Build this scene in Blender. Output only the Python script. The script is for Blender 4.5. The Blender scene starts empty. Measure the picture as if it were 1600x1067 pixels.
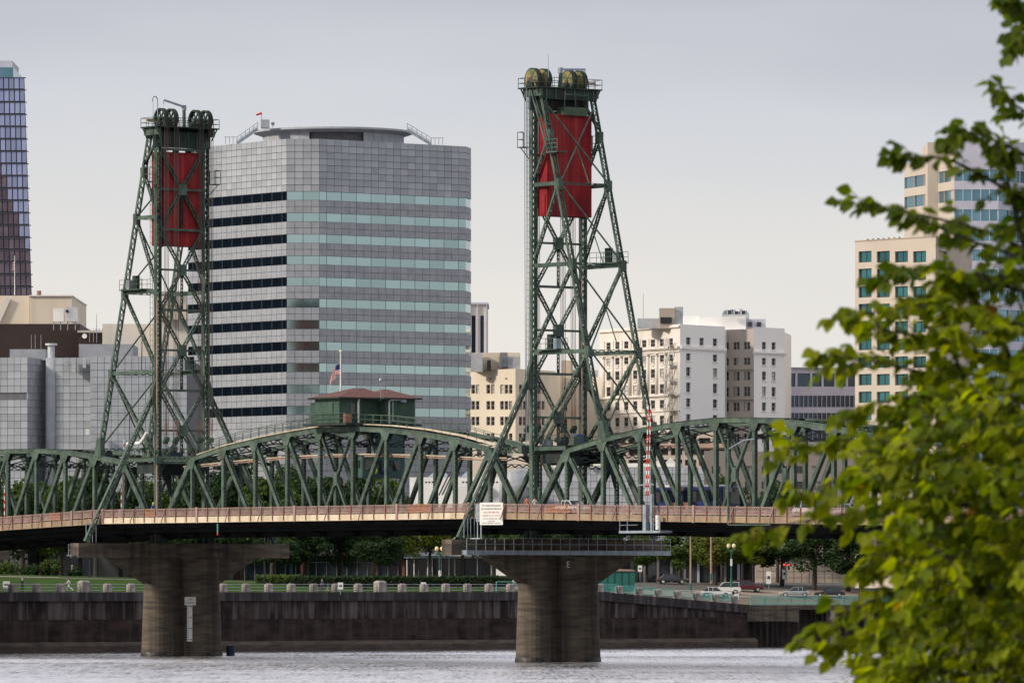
import bpy, bmesh, math, random
from mathutils import Vector, Matrix, noise
R = math.radians
random.seed(7)
sc = bpy.context.scene
COL = sc.collection
V = Vector

# ------------------------------------------------------------------ camera
FPX, HC, HZ = 10000.0, 8.3, 915.0          # focal length in photo pixels, eye height, horizon row
def at(u, v, Y): return V(((u - 800) * Y / FPX, Y, HC + (HZ - v) * Y / FPX))
cam = bpy.data.cameras.new('camera'); camo = bpy.data.objects.new('camera', cam); COL.objects.link(camo)
camo.location = (0, 0, HC); camo.rotation_euler = (R(90), 0, 0)
cam.sensor_width = 36; cam.lens = 36 * FPX / 1600; cam.shift_y = (HZ - 533.5) / 1600
cam.clip_start = 1; cam.clip_end = 20000
cam.dof.use_dof = True; cam.dof.focus_distance = 730; cam.dof.aperture_fstop = 8.0
sc.camera = camo

# ------------------------------------------------------------------ world and sun
SUN_TO = V((-0.84, -0.32, 0.47)).normalized()
SUN_EL = math.asin(SUN_TO.z); SUN_ROT = math.atan2(SUN_TO.x, SUN_TO.y)
w = bpy.data.worlds.new('World'); sc.world = w; w.use_nodes = True
nt = w.node_tree; nt.nodes.clear()
N, K = nt.nodes.new, nt.links.new
out = N('ShaderNodeOutputWorld'); mixs = N('ShaderNodeMixShader')
b1 = N('ShaderNodeBackground'); b2 = N('ShaderNodeBackground')
sky = N('ShaderNodeTexSky'); sky.sky_type = 'NISHITA'; sky.sun_disc = False
sky.sun_elevation = SUN_EL; sky.sun_rotation = SUN_ROT; sky.dust_density = 3
K(sky.outputs[0], b1.inputs[0]); b1.inputs[1].default_value = 0.06
tc = N('ShaderNodeTexCoord'); sep = N('ShaderNodeSeparateXYZ'); K(tc.outputs['Generated'], sep.inputs[0])
mp = N('ShaderNodeMapping'); mp.inputs['Scale'].default_value = (4, 4, 20); K(tc.outputs['Generated'], mp.inputs[0])
nz = N('ShaderNodeTexNoise'); nz.inputs['Scale'].default_value = 1.3; nz.inputs['Detail'].default_value = 4; K(mp.outputs[0], nz.inputs[0])
m1 = N('ShaderNodeMath'); m1.operation = 'SUBTRACT'; K(nz.outputs[0], m1.inputs[0]); m1.inputs[1].default_value = 0.5
m2 = N('ShaderNodeMath'); m2.operation = 'MULTIPLY_ADD'; K(m1.outputs[0], m2.inputs[0]); m2.inputs[1].default_value = 0.06; K(sep.outputs['Z'], m2.inputs[2])
rmp = N('ShaderNodeValToRGB'); K(m2.outputs[0], rmp.inputs[0])
els = rmp.color_ramp.elements
stops = [(0.0, (.65, .615, .57)), (.03, (.64, .612, .572)), (.052, (.565, .558, .55)), (.075, (.485, .50, .535)), (.09, (.40, .41, .455)), (.15, (.33, .34, .39)), (.3, (.45, .46, .51)), (.6, (.70, .71, .76)), (1.0, (.88, .89, .93))]
els[0].position, els[0].color = 0, (*stops[0][1], 1); els[1].position, els[1].color = 1, (*stops[-1][1], 1)
for p, c in stops[1:-1]:
    e = els.new(p); e.color = (*c, 1)
K(rmp.outputs[0], b2.inputs[0]); b2.inputs[1].default_value = 1.0
mixs.inputs[0].default_value = 0.92
K(b1.outputs[0], mixs.inputs[1]); K(b2.outputs[0], mixs.inputs[2]); K(mixs.outputs[0], out.inputs[0])
sl = bpy.data.lights.new('sun', 'SUN'); sl.energy = 2.3; sl.angle = R(6); sl.color = (1, .90, .76)
slo = bpy.data.objects.new('sun', sl); COL.objects.link(slo); slo.location = SUN_TO * 300
slo.rotation_euler = SUN_TO.to_track_quat('Z', 'Y').to_euler()
vs = sc.view_settings; vs.view_transform = 'Standard'; vs.look = 'None'; vs.exposure = 0.5; vs.gamma = 1; vs.use_curve_mapping = False

# ------------------------------------------------------------------ materials
MAT = {}
def mat(name, c1, c2=None, scale=1.0, rough=.7, metal=0, bump=0, bscale=None, stretch=(1, 1, 1), rnd=0, spec=.5, streak=None, lo=.35, hi=.65, detail=6):
    """procedural: two tones through noise, optional vertical streaks of a third tone, per-object variation"""
    m = bpy.data.materials.new(name); m.use_nodes = True; t = m.node_tree; n = t.nodes.new; k = t.links.new
    bs = t.nodes['Principled BSDF']; bs.inputs['Roughness'].default_value = rough; bs.inputs['Metallic'].default_value = metal
    bs.inputs['Specular IOR Level'].default_value = spec
    c2 = c2 or tuple(x * .8 for x in c1)
    co = n('ShaderNodeTexCoord'); mp = n('ShaderNodeMapping'); mp.inputs['Scale'].default_value = stretch; k(co.outputs['Object'], mp.inputs[0])
    tx = n('ShaderNodeTexNoise'); tx.inputs['Scale'].default_value = scale; tx.inputs['Detail'].default_value = detail; k(mp.outputs[0], tx.inputs[0])
    rp = n('ShaderNodeValToRGB'); k(tx.outputs[0], rp.inputs[0]); e = rp.color_ramp.elements
    e[0].position, e[0].color = lo, (*c1, 1); e[1].position, e[1].color = hi, (*c2, 1)
    last = rp.outputs[0]
    if streak:
        sc_, col, amt = streak
        mp2 = n('ShaderNodeMapping'); mp2.inputs['Scale'].default_value = (sc_, sc_, sc_ * .06); k(co.outputs['Object'], mp2.inputs[0])
        t2 = n('ShaderNodeTexNoise'); t2.inputs['Scale'].default_value = 1; t2.inputs['Detail'].default_value = 5; k(mp2.outputs[0], t2.inputs[0])
        r2 = n('ShaderNodeValToRGB'); k(t2.outputs[0], r2.inputs[0]); r2.color_ramp.elements[0].position = .48; r2.color_ramp.elements[1].position = .72
        r2.color_ramp.elements[1].color = (amt, amt, amt, 1)
        mx = n('ShaderNodeMix'); mx.data_type = 'RGBA'; k(r2.outputs[0], mx.inputs[0]); k(last, mx.inputs[6]); mx.inputs[7].default_value = (*col, 1)
        last = mx.outputs[2]
    if rnd:
        oi = n('ShaderNodeObjectInfo'); mr = n('ShaderNodeMapRange'); k(oi.outputs['Random'], mr.inputs[0]); mr.inputs[3].default_value = 1 - rnd; mr.inputs[4].default_value = 1 + rnd
        hs = n('ShaderNodeHueSaturation'); k(last, hs.inputs['Color']); k(mr.outputs[0], hs.inputs['Value']); last = hs.outputs[0]
    k(last, bs.inputs['Base Color'])
    if bump:
        t3 = n('ShaderNodeTexNoise'); t3.inputs['Scale'].default_value = bscale or scale * 4; t3.inputs['Detail'].default_value = 6; k(mp.outputs[0], t3.inputs[0])
        bp = n('ShaderNodeBump'); bp.inputs['Strength'].default_value = bump; bp.inputs['Distance'].default_value = .05; k(t3.outputs[0], bp.inputs['Height']); k(bp.outputs[0], bs.inputs['Normal'])
    MAT[name] = m; return m
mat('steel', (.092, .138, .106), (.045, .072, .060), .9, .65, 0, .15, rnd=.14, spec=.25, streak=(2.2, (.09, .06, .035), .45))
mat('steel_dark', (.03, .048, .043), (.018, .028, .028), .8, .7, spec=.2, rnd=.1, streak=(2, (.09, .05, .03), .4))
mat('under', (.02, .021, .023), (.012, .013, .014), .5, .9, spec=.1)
mat('lace', (.08, .12, .075), (.05, .075, .055), 1.5, .7, spec=.2)
mat('red', (.28, .014, .018), (.15, .009, .014), .5, .6, 0, .1, spec=.2, streak=(1.6, (.36, .05, .04), .7), lo=.3, hi=.7)
mat('gold', (.30, .22, .06), (.09, .12, .06), 1.1, .5, lo=.42, hi=.62)
mat('wire', (.05, .045, .045), (.09, .06, .05), .3, .5)
mat('rail', (.38, .27, .24), (.28, .18, .155), .7, .7, spec=.2, rnd=.12)
mat('rail_post', (.30, .14, .105), (.22, .10, .08), .9, .6, rnd=.15)
mat('fascia_w', (.68, .58, .43), (.54, .43, .29), .35, .7, streak=(1.5, (.35, .24, .15), .5))
mat('fascia_b', (.36, .26, .16), (.24, .17, .11), .35, .8, streak=(1.5, (.13, .10, .08), .5))
mat('orange_net', (.46, .23, .15), (.36, .17, .11), 3, .7)
mat('asphalt', (.05, .05, .052), (.035, .035, .036), .5, .9)
mat('concrete', (.16, .125, .088), (.05, .042, .036), .7, .95, 0, .6, 3, (.45, .45, 3.2), streak=(.9, (.03, .026, .025), .8), lo=.3, hi=.7)
mat('seawall', (.056, .043, .041), (.022, .017, .018), .35, .95, 0, .5, 2, (1, 1, .8), streak=(1.3, (.15, .13, .125), .8), spec=.1, lo=.4, hi=.6)
mat('seawall_low', (.056, .038, .034), (.020, .015, .015), .4, .95, 0, .6, 2, (1, 1, 1.8), streak=(.8, (.075, .06, .058), .6), spec=.1)
mat('seacap', (.03, .026, .028), (.016, .014, .016), .6, .9, 0, .4, 3, streak=(1.2, (.15, .13, .13), .6))
mat('sealedge', (.085, .064, .05), (.04, .03, .025), .5, .9, 0, .5, 3, (1, 1, 5))
mat('conc_post', (.34, .30, .27), (.18, .16, .15), .9, .9, 0, .3, rnd=.2, streak=(1.5, (.07, .06, .06), .6))
mat('metal_blue', (.05, .09, .2), None, 1, .6)
mat('wetstone', (.03, .027, .02), (.018, .016, .014), 2, .5)
mat('galv', (.33, .38, .42), (.22, .26, .30), 1.5, .45, .3)
mat('white', (.78, .77, .74), (.68, .67, .64), .6, .6)
mat('redpaint', (.62, .035, .025), (.5, .03, .02), 1, .5)
mat('blue', (.018, .03, .15), (.012, .022, .11), .5, .45)
mat('dkglass', (.012, .018, .022), (.02, .026, .03), .4, .06, spec=.6, rnd=.3)
mat('teal', (.10, .42, .37), (.07, .30, .27), .8, .5)
mat('kiosk', (.012, .14, .11), (.01, .11, .085), .7, .5)
mat('skin', (.55, .32, .22), (.5, .28, .19), 3, .6)
mat('hair', (.03, .02, .015), None, 5, .7)
mat('black', (.015, .015, .017), (.02, .02, .022), 2, .6)
mat('roofred', (.135, .05, .04), (.09, .035, .03), 2.5, .9, 0, .5, 9, (1, 1, 3))
mat('clap', (.075, .125, .09), (.05, .09, .07), .8, .8, spec=.2)
mat('clap_dk', (.05, .10, .10), (.035, .075, .08), .8, .7)
mat('yellow', (.85, .42, .01), (.7, .33, .01), 2, .5)
mat('hivis', (.65, .85, .05), None, 2, .6)
mat('chrome', (.7, .7, .7), (.55, .55, .56), 1, .3, .6)
mat('tyre', (.02, .02, .02), None, 3, .85)
mat('lampglobe', (.85, .72, .42), (.8, .66, .36), 2, .4)
mat('pink_conc', (.42, .27, .20), (.30, .20, .16), .5, .8)

# ------------------------------------------------------------------ mesh builder
BASE = {}
class MB:
    def __init__(s): s.v, s.f = [], []
    def add(s, pts, faces):
        o = len(s.v); s.v += [V(p) for p in pts]; s.f += [tuple(i + o for i in f) for f in faces]; return s
    def poly(s, pts): return s.add(pts, [tuple(range(len(pts)))])
    def box(s, x0, x1, y0, y1, z0, z1):
        return s.add([(x0, y0, z0), (x1, y0, z0), (x1, y1, z0), (x0, y1, z0), (x0, y0, z1), (x1, y0, z1), (x1, y1, z1), (x0, y1, z1)],
                     [(0, 3, 2, 1), (4, 5, 6, 7), (0, 1, 5, 4), (1, 2, 6, 5), (2, 3, 7, 6), (3, 0, 4, 7)])
    def beam(s, p, q, w, h, S=(0, 0, 1)):
        """box from p to q, w along S, h along the third axis"""
        p, q = V(p), V(q); D = (q - p)
        if D.length < 1e-6: return s
        D.normalize(); S = V(S); S = S - D * S.dot(D)
        if S.length < 1e-4: S = V((1, 0, 0)) - D * D.x
        S.normalize(); T = D.cross(S); a, b = S * w / 2, T * h / 2
        return s.add([p - a - b, p + a - b, p + a + b, p - a + b, q - a - b, q + a - b, q + a + b, q - a + b],
                     [(0, 3, 2, 1), (4, 5, 6, 7), (0, 1, 5, 4), (1, 2, 6, 5), (2, 3, 7, 6), (3, 0, 4, 7)])
    def cyl(s, p, q, r0, r1=None, n=10, cap=True):
        p, q = V(p), V(q); r1 = r0 if r1 is None else r1; D = (q - p).normalized()
        X = D.orthogonal().normalized(); Y = D.cross(X); pts = []
        for c, r in ((p, r0), (q, r1)):
            pts += [c + (X * math.cos(2 * math.pi * i / n) + Y * math.sin(2 * math.pi * i / n)) * r for i in range(n)]
        fs = [(i, (i + 1) % n, n + (i + 1) % n, n + i) for i in range(n)]
        if cap: fs += [tuple(range(n - 1, -1, -1)), tuple(range(n, 2 * n))]
        return s.add(pts, fs)
    def tube(s, pts, r, n=6):
        for a, b in zip(pts, pts[1:]): s.cyl(a, b, r, r, n)
        return s
    def ball(s, c, r, n=8, sz=1):
        c = V(c); m = n // 2; pts = []
        for j in range(m + 1):
            t = math.pi * j / m
            pts += [c + V((r * math.sin(t) * math.cos(2 * math.pi * i / n), r * math.sin(t) * math.sin(2 * math.pi * i / n), r * sz * math.cos(t))) for i in range(n)]
        return s.add(pts, [(j * n + i, (j + 1) * n + i, (j + 1) * n + (i + 1) % n, j * n + (i + 1) % n) for j in range(m) for i in range(n)])
    def prism(s, pts, ext):
        """polygon extruded by vector ext"""
        n = len(pts); ext = V(ext); P = [V(p) for p in pts]
        return s.add(P + [p + ext for p in P], [tuple(range(n - 1, -1, -1)), tuple(range(n, 2 * n))] + [(i, (i + 1) % n, n + (i + 1) % n, n + i) for i in range(n)])
    def laced(s, p, q, S, w, d, pitch=None, t=.05, lace=.075, faces=(1, -1)):
        """built-up member: two side plates w wide, d apart along S, joined by zig-zag lacing bars"""
        p, q = V(p), V(q); D = (q - p); L = D.length; D.normalize(); S = V(S); S = (S - D * S.dot(D)).normalized(); T = D.cross(S)
        for g in (1, -1): s.beam(p + S * g * (d - t) / 2, q + S * g * (d - t) / 2, t, w, S)
        pitch = pitch or d * .85; end = min(.45, L * .12); n = max(2, int((L - 2 * end) / pitch)); st = (L - 2 * end) / n
        for g in faces:
            o = T * g * (w / 2 - .03)
            for x in (end / 2, L - end / 2): s.beam(p + D * (x - end / 2) + o, p + D * (x + end / 2) + o, d - 2 * t - .004, .04, S)
            sg = 1
            for i in range(n):
                x0 = end + i * st
                s.beam(p + D * x0 + S * sg * (d / 2 - t) + o, p + D * (x0 + st) - S * sg * (d / 2 - t) + o, lace, .03, S); sg = -sg
        return s
    def mesh(s, name, base=(0, 0, 0)):
        me = bpy.data.meshes.new(name); b = V(base); me.from_pydata([tuple(x - b) for x in s.v], [], s.f)
        return me
    def build(s, name, m, parent=None, smooth=False, fix=False):
        base = BASE.get(parent.name, V((0, 0, 0))) if parent else V((0, 0, 0))
        me = s.mesh(name, base)
        if fix:
            bm = bmesh.new(); bm.from_mesh(me); bmesh.ops.recalc_face_normals(bm, faces=bm.faces); bm.to_mesh(me); bm.free()
        me.materials.append(MAT[m] if isinstance(m, str) else m)
        if smooth: me.polygons.foreach_set('use_smooth', [True] * len(me.polygons))
        o = bpy.data.objects.new(name, me); COL.objects.link(o)
        if parent: o.parent = parent; BASE[o.name] = base
        return o
def inst(name, me, parent, loc, rz=0, scale=None, world_base=True):
    o = bpy.data.objects.new(name, me); COL.objects.link(o)
    b = BASE.get(parent.name, V((0, 0, 0))) if parent else V((0, 0, 0))
    o.location = V(loc) - b; o.rotation_euler = (0, 0, rz)
    if scale: o.scale = scale
    if parent: o.parent = parent
    return o
def tag(o, label=None, cat=None, group=None, kind=None):
    if label: o['label'] = label
    if cat: o['category'] = cat
    if group: o['group'] = group
    if kind: o['kind'] = kind
    return o
# bridge frame: a along the bridge (towards the camera side), b across it, origin at the right tower's near column
AX, BX, OX = V((.5993, -.8005, 0)), V((.8005, .5993, 0)), V((2.328, 697, 0)); ANG = math.atan2(AX.y, AX.x)
def bw(a, b, z=0): return OX + AX * a + BX * b + V((0, 0, z))
def thing(name, loc, label, cat, group=None, rz=0, bridge=False):
    o = bpy.data.objects.new(name, None); COL.objects.link(o); o.empty_display_size = .5
    if bridge: o.location = bw(*loc); o.rotation_euler = (0, 0, ANG)
    else: o.location = loc; o.rotation_euler = (0, 0, rz)
    BASE[o.name] = V(loc); tag(o, label, cat, group); return o
ORD = ['first', 'second', 'third', 'fourth', 'fifth', 'sixth', 'seventh', 'eighth', 'ninth', 'tenth', 'eleventh', 'twelfth', 'thirteenth', 'fourteenth', 'fifteenth', 'sixteenth', 'seventeenth', 'eighteenth', 'nineteenth', 'twentieth', 'twenty-first', 'twenty-second', 'twenty-third', 'twenty-fourth', 'twenty-fifth', 'twenty-sixth']
def struct(name, mb, m, **k):
    o = mb.build(name, m, **k); o['kind'] = 'structure'; return o
# ================================================================== the setting: water, banks
WALL = -134.0                                # face of the sea wall in bridge coordinates
def water():
    m = bpy.data.materials.new('water'); m.use_nodes = True; t = m.node_tree; n = t.nodes.new; k = t.links.new
    t.nodes.clear(); o = n('ShaderNodeOutputMaterial'); df = n('ShaderNodeBsdfDiffuse'); df.inputs[0].default_value = (.03, .035, .035, 1); gl = n('ShaderNodeBsdfGlossy'); gl.inputs['Roughness'].default_value = .2; gl.inputs[0].default_value = (.93, .91, .93, 1)
    fr_ = n('ShaderNodeFresnel'); fr_.inputs[0].default_value = 1.33; mx = n('ShaderNodeMixShader'); k(fr_.outputs[0], mx.inputs[0]); k(df.outputs[0], mx.inputs[1]); k(gl.outputs[0], mx.inputs[2]); k(mx.outputs[0], o.inputs[0])
    co = n('ShaderNodeTexCoord'); prev = None
    for sc_, st, dist in (((.9, .5, 1), .6, .10), ((.04, .014, 1), .4, .8)):
        mp = n('ShaderNodeMapping'); mp.inputs['Scale'].default_value = sc_; k(co.outputs['Object'], mp.inputs[0])
        tx = n('ShaderNodeTexNoise'); tx.inputs['Scale'].default_value = 1; tx.inputs['Detail'].default_value = 5; tx.inputs['Roughness'].default_value = .6; k(mp.outputs[0], tx.inputs[0])
        bp = n('ShaderNodeBump'); bp.inputs['Strength'].default_value = st; bp.inputs['Distance'].default_value = dist; k(tx.outputs[0], bp.inputs['Height'])
        if prev: k(prev, bp.inputs['Normal'])
        prev = bp.outputs[0]
    k(prev, gl.inputs['Normal'])
    def nz_(sc_, d, lo, hi):                 # wave groups: smooth patches mirror the dark wall, ruffled ones the sky
        mp = n('ShaderNodeMapping'); mp.inputs['Scale'].default_value = sc_; k(co.outputs['Object'], mp.inputs[0])
        tx = n('ShaderNodeTexNoise'); tx.inputs['Scale'].default_value = 1; tx.inputs['Detail'].default_value = d; tx.inputs['Roughness'].default_value = .65; k(mp.outputs[0], tx.inputs[0])
        mr = n('ShaderNodeMapRange'); k(tx.outputs[0], mr.inputs[0]); mr.inputs[1].default_value = .3; mr.inputs[2].default_value = .7; mr.inputs[3].default_value = lo; mr.inputs[4].default_value = hi; return mr.outputs[0]
    r1, r2, r3 = nz_((2.2, .09, 1), 3, -.09, .09), nz_((.35, .05, 1), 3, -.06, .06), nz_((.006, .022, 1), 2, .22, .42)
    a1 = n('ShaderNodeMath'); a1.operation = 'ADD'; k(r1, a1.inputs[0]); k(r2, a1.inputs[1]); a2 = n('ShaderNodeMath'); a2.operation = 'ADD'; k(a1.outputs[0], a2.inputs[0]); k(r3, a2.inputs[1])
    dp = n('ShaderNodeVectorMath'); dp.operation = 'DOT_PRODUCT'; k(co.outputs['Object'], dp.inputs[0]); dp.inputs[1].default_value = AX      # lee of the sea wall is calmer
    lee = n('ShaderNodeMapRange'); lee.interpolation_type = 'SMOOTHSTEP'; k(dp.outputs['Value'], lee.inputs[0]); a_w = OX.dot(AX) + WALL; lee.inputs[1].default_value = a_w + 8; lee.inputs[2].default_value = a_w + 62; lee.inputs[3].default_value = .22; lee.inputs[4].default_value = 1
    a3 = n('ShaderNodeMath'); a3.operation = 'MULTIPLY'; k(a2.outputs[0], a3.inputs[0]); k(lee.outputs[0], a3.inputs[1])
    cl = n('ShaderNodeClamp'); cl.inputs[1].default_value = .04; cl.inputs[2].default_value = .5; k(a3.outputs[0], cl.inputs[0]); k(cl.outputs[0], gl.inputs['Roughness']); MAT['water'] = m
water()
struct('river_water', MB().box(-4000, 4000, 40, 9000, -6, 0), 'water')
mat('bank', (.09, .10, .045), (.12, .10, .07), .3, .95, 0, .4)
struct('near_bank', MB().prism([(-400, -200, -3), (400, -200, -3), (400, 78, -3), (-400, 78, -3)], (0, 0, 8.6)), 'bank')
# park ground behind the sea wall: one sheet that rises from the wall and runs to the horizon
mat('ground', (.10, .095, .085), (.075, .07, .065), .05, .95)
mat('grass', (.036, .075, .004), (.022, .048, .004), .35, .95, 0, .5, 6, spec=.1)
mat('path', (.30, .235, .19), (.22, .175, .145), .2, .9)
mat('dirt', (.15, .11, .08), (.10, .075, .055), .15, .95)
def gz(a, b):
    t = min(1, max(0, (WALL - 1 - a) / 42)); t = t * t * (3 - 2 * t)
    lo = 7.45 if b < 112 else max(5.6, 7.45 - (b - 112) * .07)
    hi = 10.1 - min(1.3, max(0, (b - 30) * .02))
    return lo + (hi - lo) * t
def sheet(name, a0, a1, b0, b1, na, nb, m, dz=0):
    mb = MB(); pts = [bw(a0 + (a1 - a0) * i / na, b0 + (b1 - b0) * j / nb, gz(a0 + (a1 - a0) * i / na, b0 + (b1 - b0) * j / nb) + dz) for i in range(na + 1) for j in range(nb + 1)]
    mb.add(pts, [(i * (nb + 1) + j, i * (nb + 1) + j + 1, (i + 1) * (nb + 1) + j + 1, (i + 1) * (nb + 1) + j) for i in range(na) for j in range(nb)])
    return struct(name, mb, m)
g = MB()
rows = [WALL - 1 - x for x in (0, 5, 10, 15, 20, 26, 32, 38, 44, 60)] + [-600, -2500, -9000]
cols = list(range(-300, 500, 10)); cols = [-6000, -1500] + cols + [1500, 6000]
g.add([bw(a, b, gz(a, b)) for a in rows for b in cols], [(i * len(cols) + j, i * len(cols) + j + 1, (i + 1) * len(cols) + j + 1, (i + 1) * len(cols) + j) for i in range(len(rows) - 1) for j in range(len(cols) - 1)])
struct('ground', g, 'ground')
sheet('promenade_path', WALL - 1.2, WALL - 4.2, -120, 112, 3, 40, 'path', .02)
sheet('lawn', WALL - 4.4, WALL - 30, -120, 108, 10, 60, 'grass', .03)
sheet('park_path', WALL - 31, WALL - 33, -120, 46, 3, 30, 'path', .03)
sheet('lawn', WALL - 33.2, WALL - 110, -120, 110, 12, 40, 'grass', .03)
sheet('bare_slope', WALL - 2.5, WALL - 16, 124, 300, 8, 30, 'dirt', .03)
sheet('promenade_path', WALL - 17, WALL - 26, 110, 300, 4, 30, 'path', .035)

# ------------------------------------------------------------------ sea wall with cap, ledge, posts, rails
sw = thing('sea_wall', (WALL, 40, 0), 'long dark streaked concrete sea wall with post and rail parapet along the far bank', 'wall', bridge=True)
B0, B1, B2 = -17.8, 112, 138
MB().box(WALL - 1.2, WALL, B0, B1, 4.0, 6.35).build('wall_face', 'seawall', sw); MB().box(WALL - 1.2, WALL + .03, B0, B2, -2, 3.99).build('wall_base', 'seawall_low', sw)
MB().box(WALL - 1.2, WALL + .28, B0, B1, 6.352, 7.5).build('coping', 'seacap', sw)
MB().prism([(WALL, B1, 4.0), (WALL, B2, 4.0), (WALL, B2, 4.55), (WALL, B1, 6.35)], (-1.2, 0, 0)).build('wall_face', 'seawall', sw)
MB().prism([(WALL + .28, B1, 6.352), (WALL + .28, B2, 4.552), (WALL + .28, B2, 5.7), (WALL + .28, B1, 7.5)], (-1.48, 0, 0)).build('coping', 'seacap', sw)
for i in range(12):
    b0 = B0 + i * 13.1; MB().prism([(WALL + .02, b0, -2), (WALL + .9, b0, -2), (WALL + .9, b0, .62), (WALL + .62, b0, 1.0), (WALL + .02, b0, 1.1)], (0, 13.06, 0)).build('ledge_block', 'sealedge', sw)
MB().box(WALL, WALL + .07, B0, B2, 3.97, 4.07).build('string_course', 'seawall', sw)
ph = [(-.42, -.42), (.42, -.42), (.42, .42), (-.42, .42)]
def post_mesh(wd, h):
    m = MB(); m.prism([(x * wd, y * wd, 0) for x, y in ph], (0, 0, h * .86))
    a = [(x * wd, y * wd, h * .86) for x, y in ph]; c = [(x * wd * .55, y * wd * .55, h) for x, y in ph]
    m.add(a + c, [(4, 5, 6, 7)] + [(i, (i + 1) % 4, 4 + (i + 1) % 4, 4 + i) for i in range(4)])
    me = m.mesh('parapet_post'); me.materials.append(MAT['conc_post']); return me
pm, pmb = post_mesh(1, 1.12), post_mesh(1.5, 1.5)
MAT['seacap']; sections = []
bpos = [B0 + 3.6 * i for i in range(38)]
for i, b in enumerate(bpos):
    if b > B1: break
    big = i % 13 == 0
    inst('parapet_post', pmb if big else pm, sw, (WALL - .35, b, 7.5))
    for z in (7.72, 8.12, 8.5): sections.append((b, b + 3.6, z)) if b + 3.6 < B1 + 2 else None
rm = MB()
for b0_, b1_, z in sections: rm.cyl((WALL - .35, b0_, z), (WALL - .35, b1_, z), .035, .035, 6)
rm.build('parapet_rail', 'galv', sw)
for i in range(8):                           # stepping down towards the landing: posts with green mesh railing
    b = 112.6 + i * 3.35; z = 7.5 - (b - B1) * .0692
    inst('parapet_post', pm, sw, (WALL - .35, b, z))
    if i < 7:
        r = MB(); bb = b + 3.35; zz = 7.5 - (bb - B1) * .0692
        zt = z + 1.05
        for h in (.12, 1.05): r.cyl((WALL - .35, b + .4, zt - 1.05 + h), (WALL - .35, bb - .4, zt - 1.05 + h), .05, .05, 6)
        for q in range(13):
            x = b + .45 + q * .2
            r.beam((WALL - .35, x, zt - .93), (WALL - .35, min(x + .5, bb - .42), zt - .02), .03, .03); r.beam((WALL - .35, min(x + .5, bb - .42), zt - .93), (WALL - .35, x, zt - .02), .03, .03)
        r.build('mesh_railing', 'teal', sw)
# landing on the right where the wall steps back
ld = thing('boat_landing', (WALL, 160, 0), 'recessed concrete boat landing with green railing at the right end of the sea wall', 'landing', bridge=True)
MB().box(WALL - 5, WALL - 3.8, B2 + .01, 300, -2, 5.0).build('wall_face', 'seawall', ld)
MB().box(WALL - 5, WALL + .2, B2 + .02, 300, 5.02, 5.62).build('deck_slab', 'concrete', ld)
MB().box(WALL - 3.6, WALL + .15, B2 + .05, B2 + 9, 3.4, 5.0).build('crosshead', 'concrete', ld)
for b in (B2 + 8.4, B2 + 15, B2 + 22, B2 + 29, B2 + 36): MB().box(WALL - .9, WALL + .1, b, b + .9, -2 if b > B2 + 9 else 3.3, 5.01).build('pile', 'conc_post', ld)
for i in range(24):
    b = B2 + .8 + i * 2.4; r = MB()
    r.cyl((WALL, b, 5.62), (WALL, b, 6.95), .06, .06, 6)
    for h in (.1, 1.25): r.cyl((WALL, b, 5.62 + h), (WALL, b + 2.4, 5.62 + h), .05, .05, 6)
    for q in range(10):
        x = b + q * .24; r.beam((WALL, x, 5.75), (WALL, x + .24, 6.85), .025, .025); r.beam((WALL, x + .24, 5.75), (WALL, x, 6.85), .025, .025)
    r.build('mesh_railing', 'teal', ld)
# upper green stair rail that runs along the park edge
ur = thing('park_handrail', (WALL - 6, 112, gz(WALL - 6, 112)), 'green handrail of the park edge sloping down to the landing steps', 'handrail', bridge=True)
for i in range(9):
    b = 97 + i * 3; z = gz(WALL - 3, b) + .3; z2 = gz(WALL - 3, b + 3) + .3
    if i >= 6: z -= (i - 6) * .75; z2 -= (i - 5) * .75
    m = MB(); m.cyl((WALL - 3, b, z - .6), (WALL - 3, b, z + 1.1), .06, .06, 6)
    for h in (.35, 1.1): m.cyl((WALL - 3, b, z + h), (WALL - 3, b + 3, z2 + h), .05, .05, 6)
    m.build('rail_section', 'teal', ur)
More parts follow.
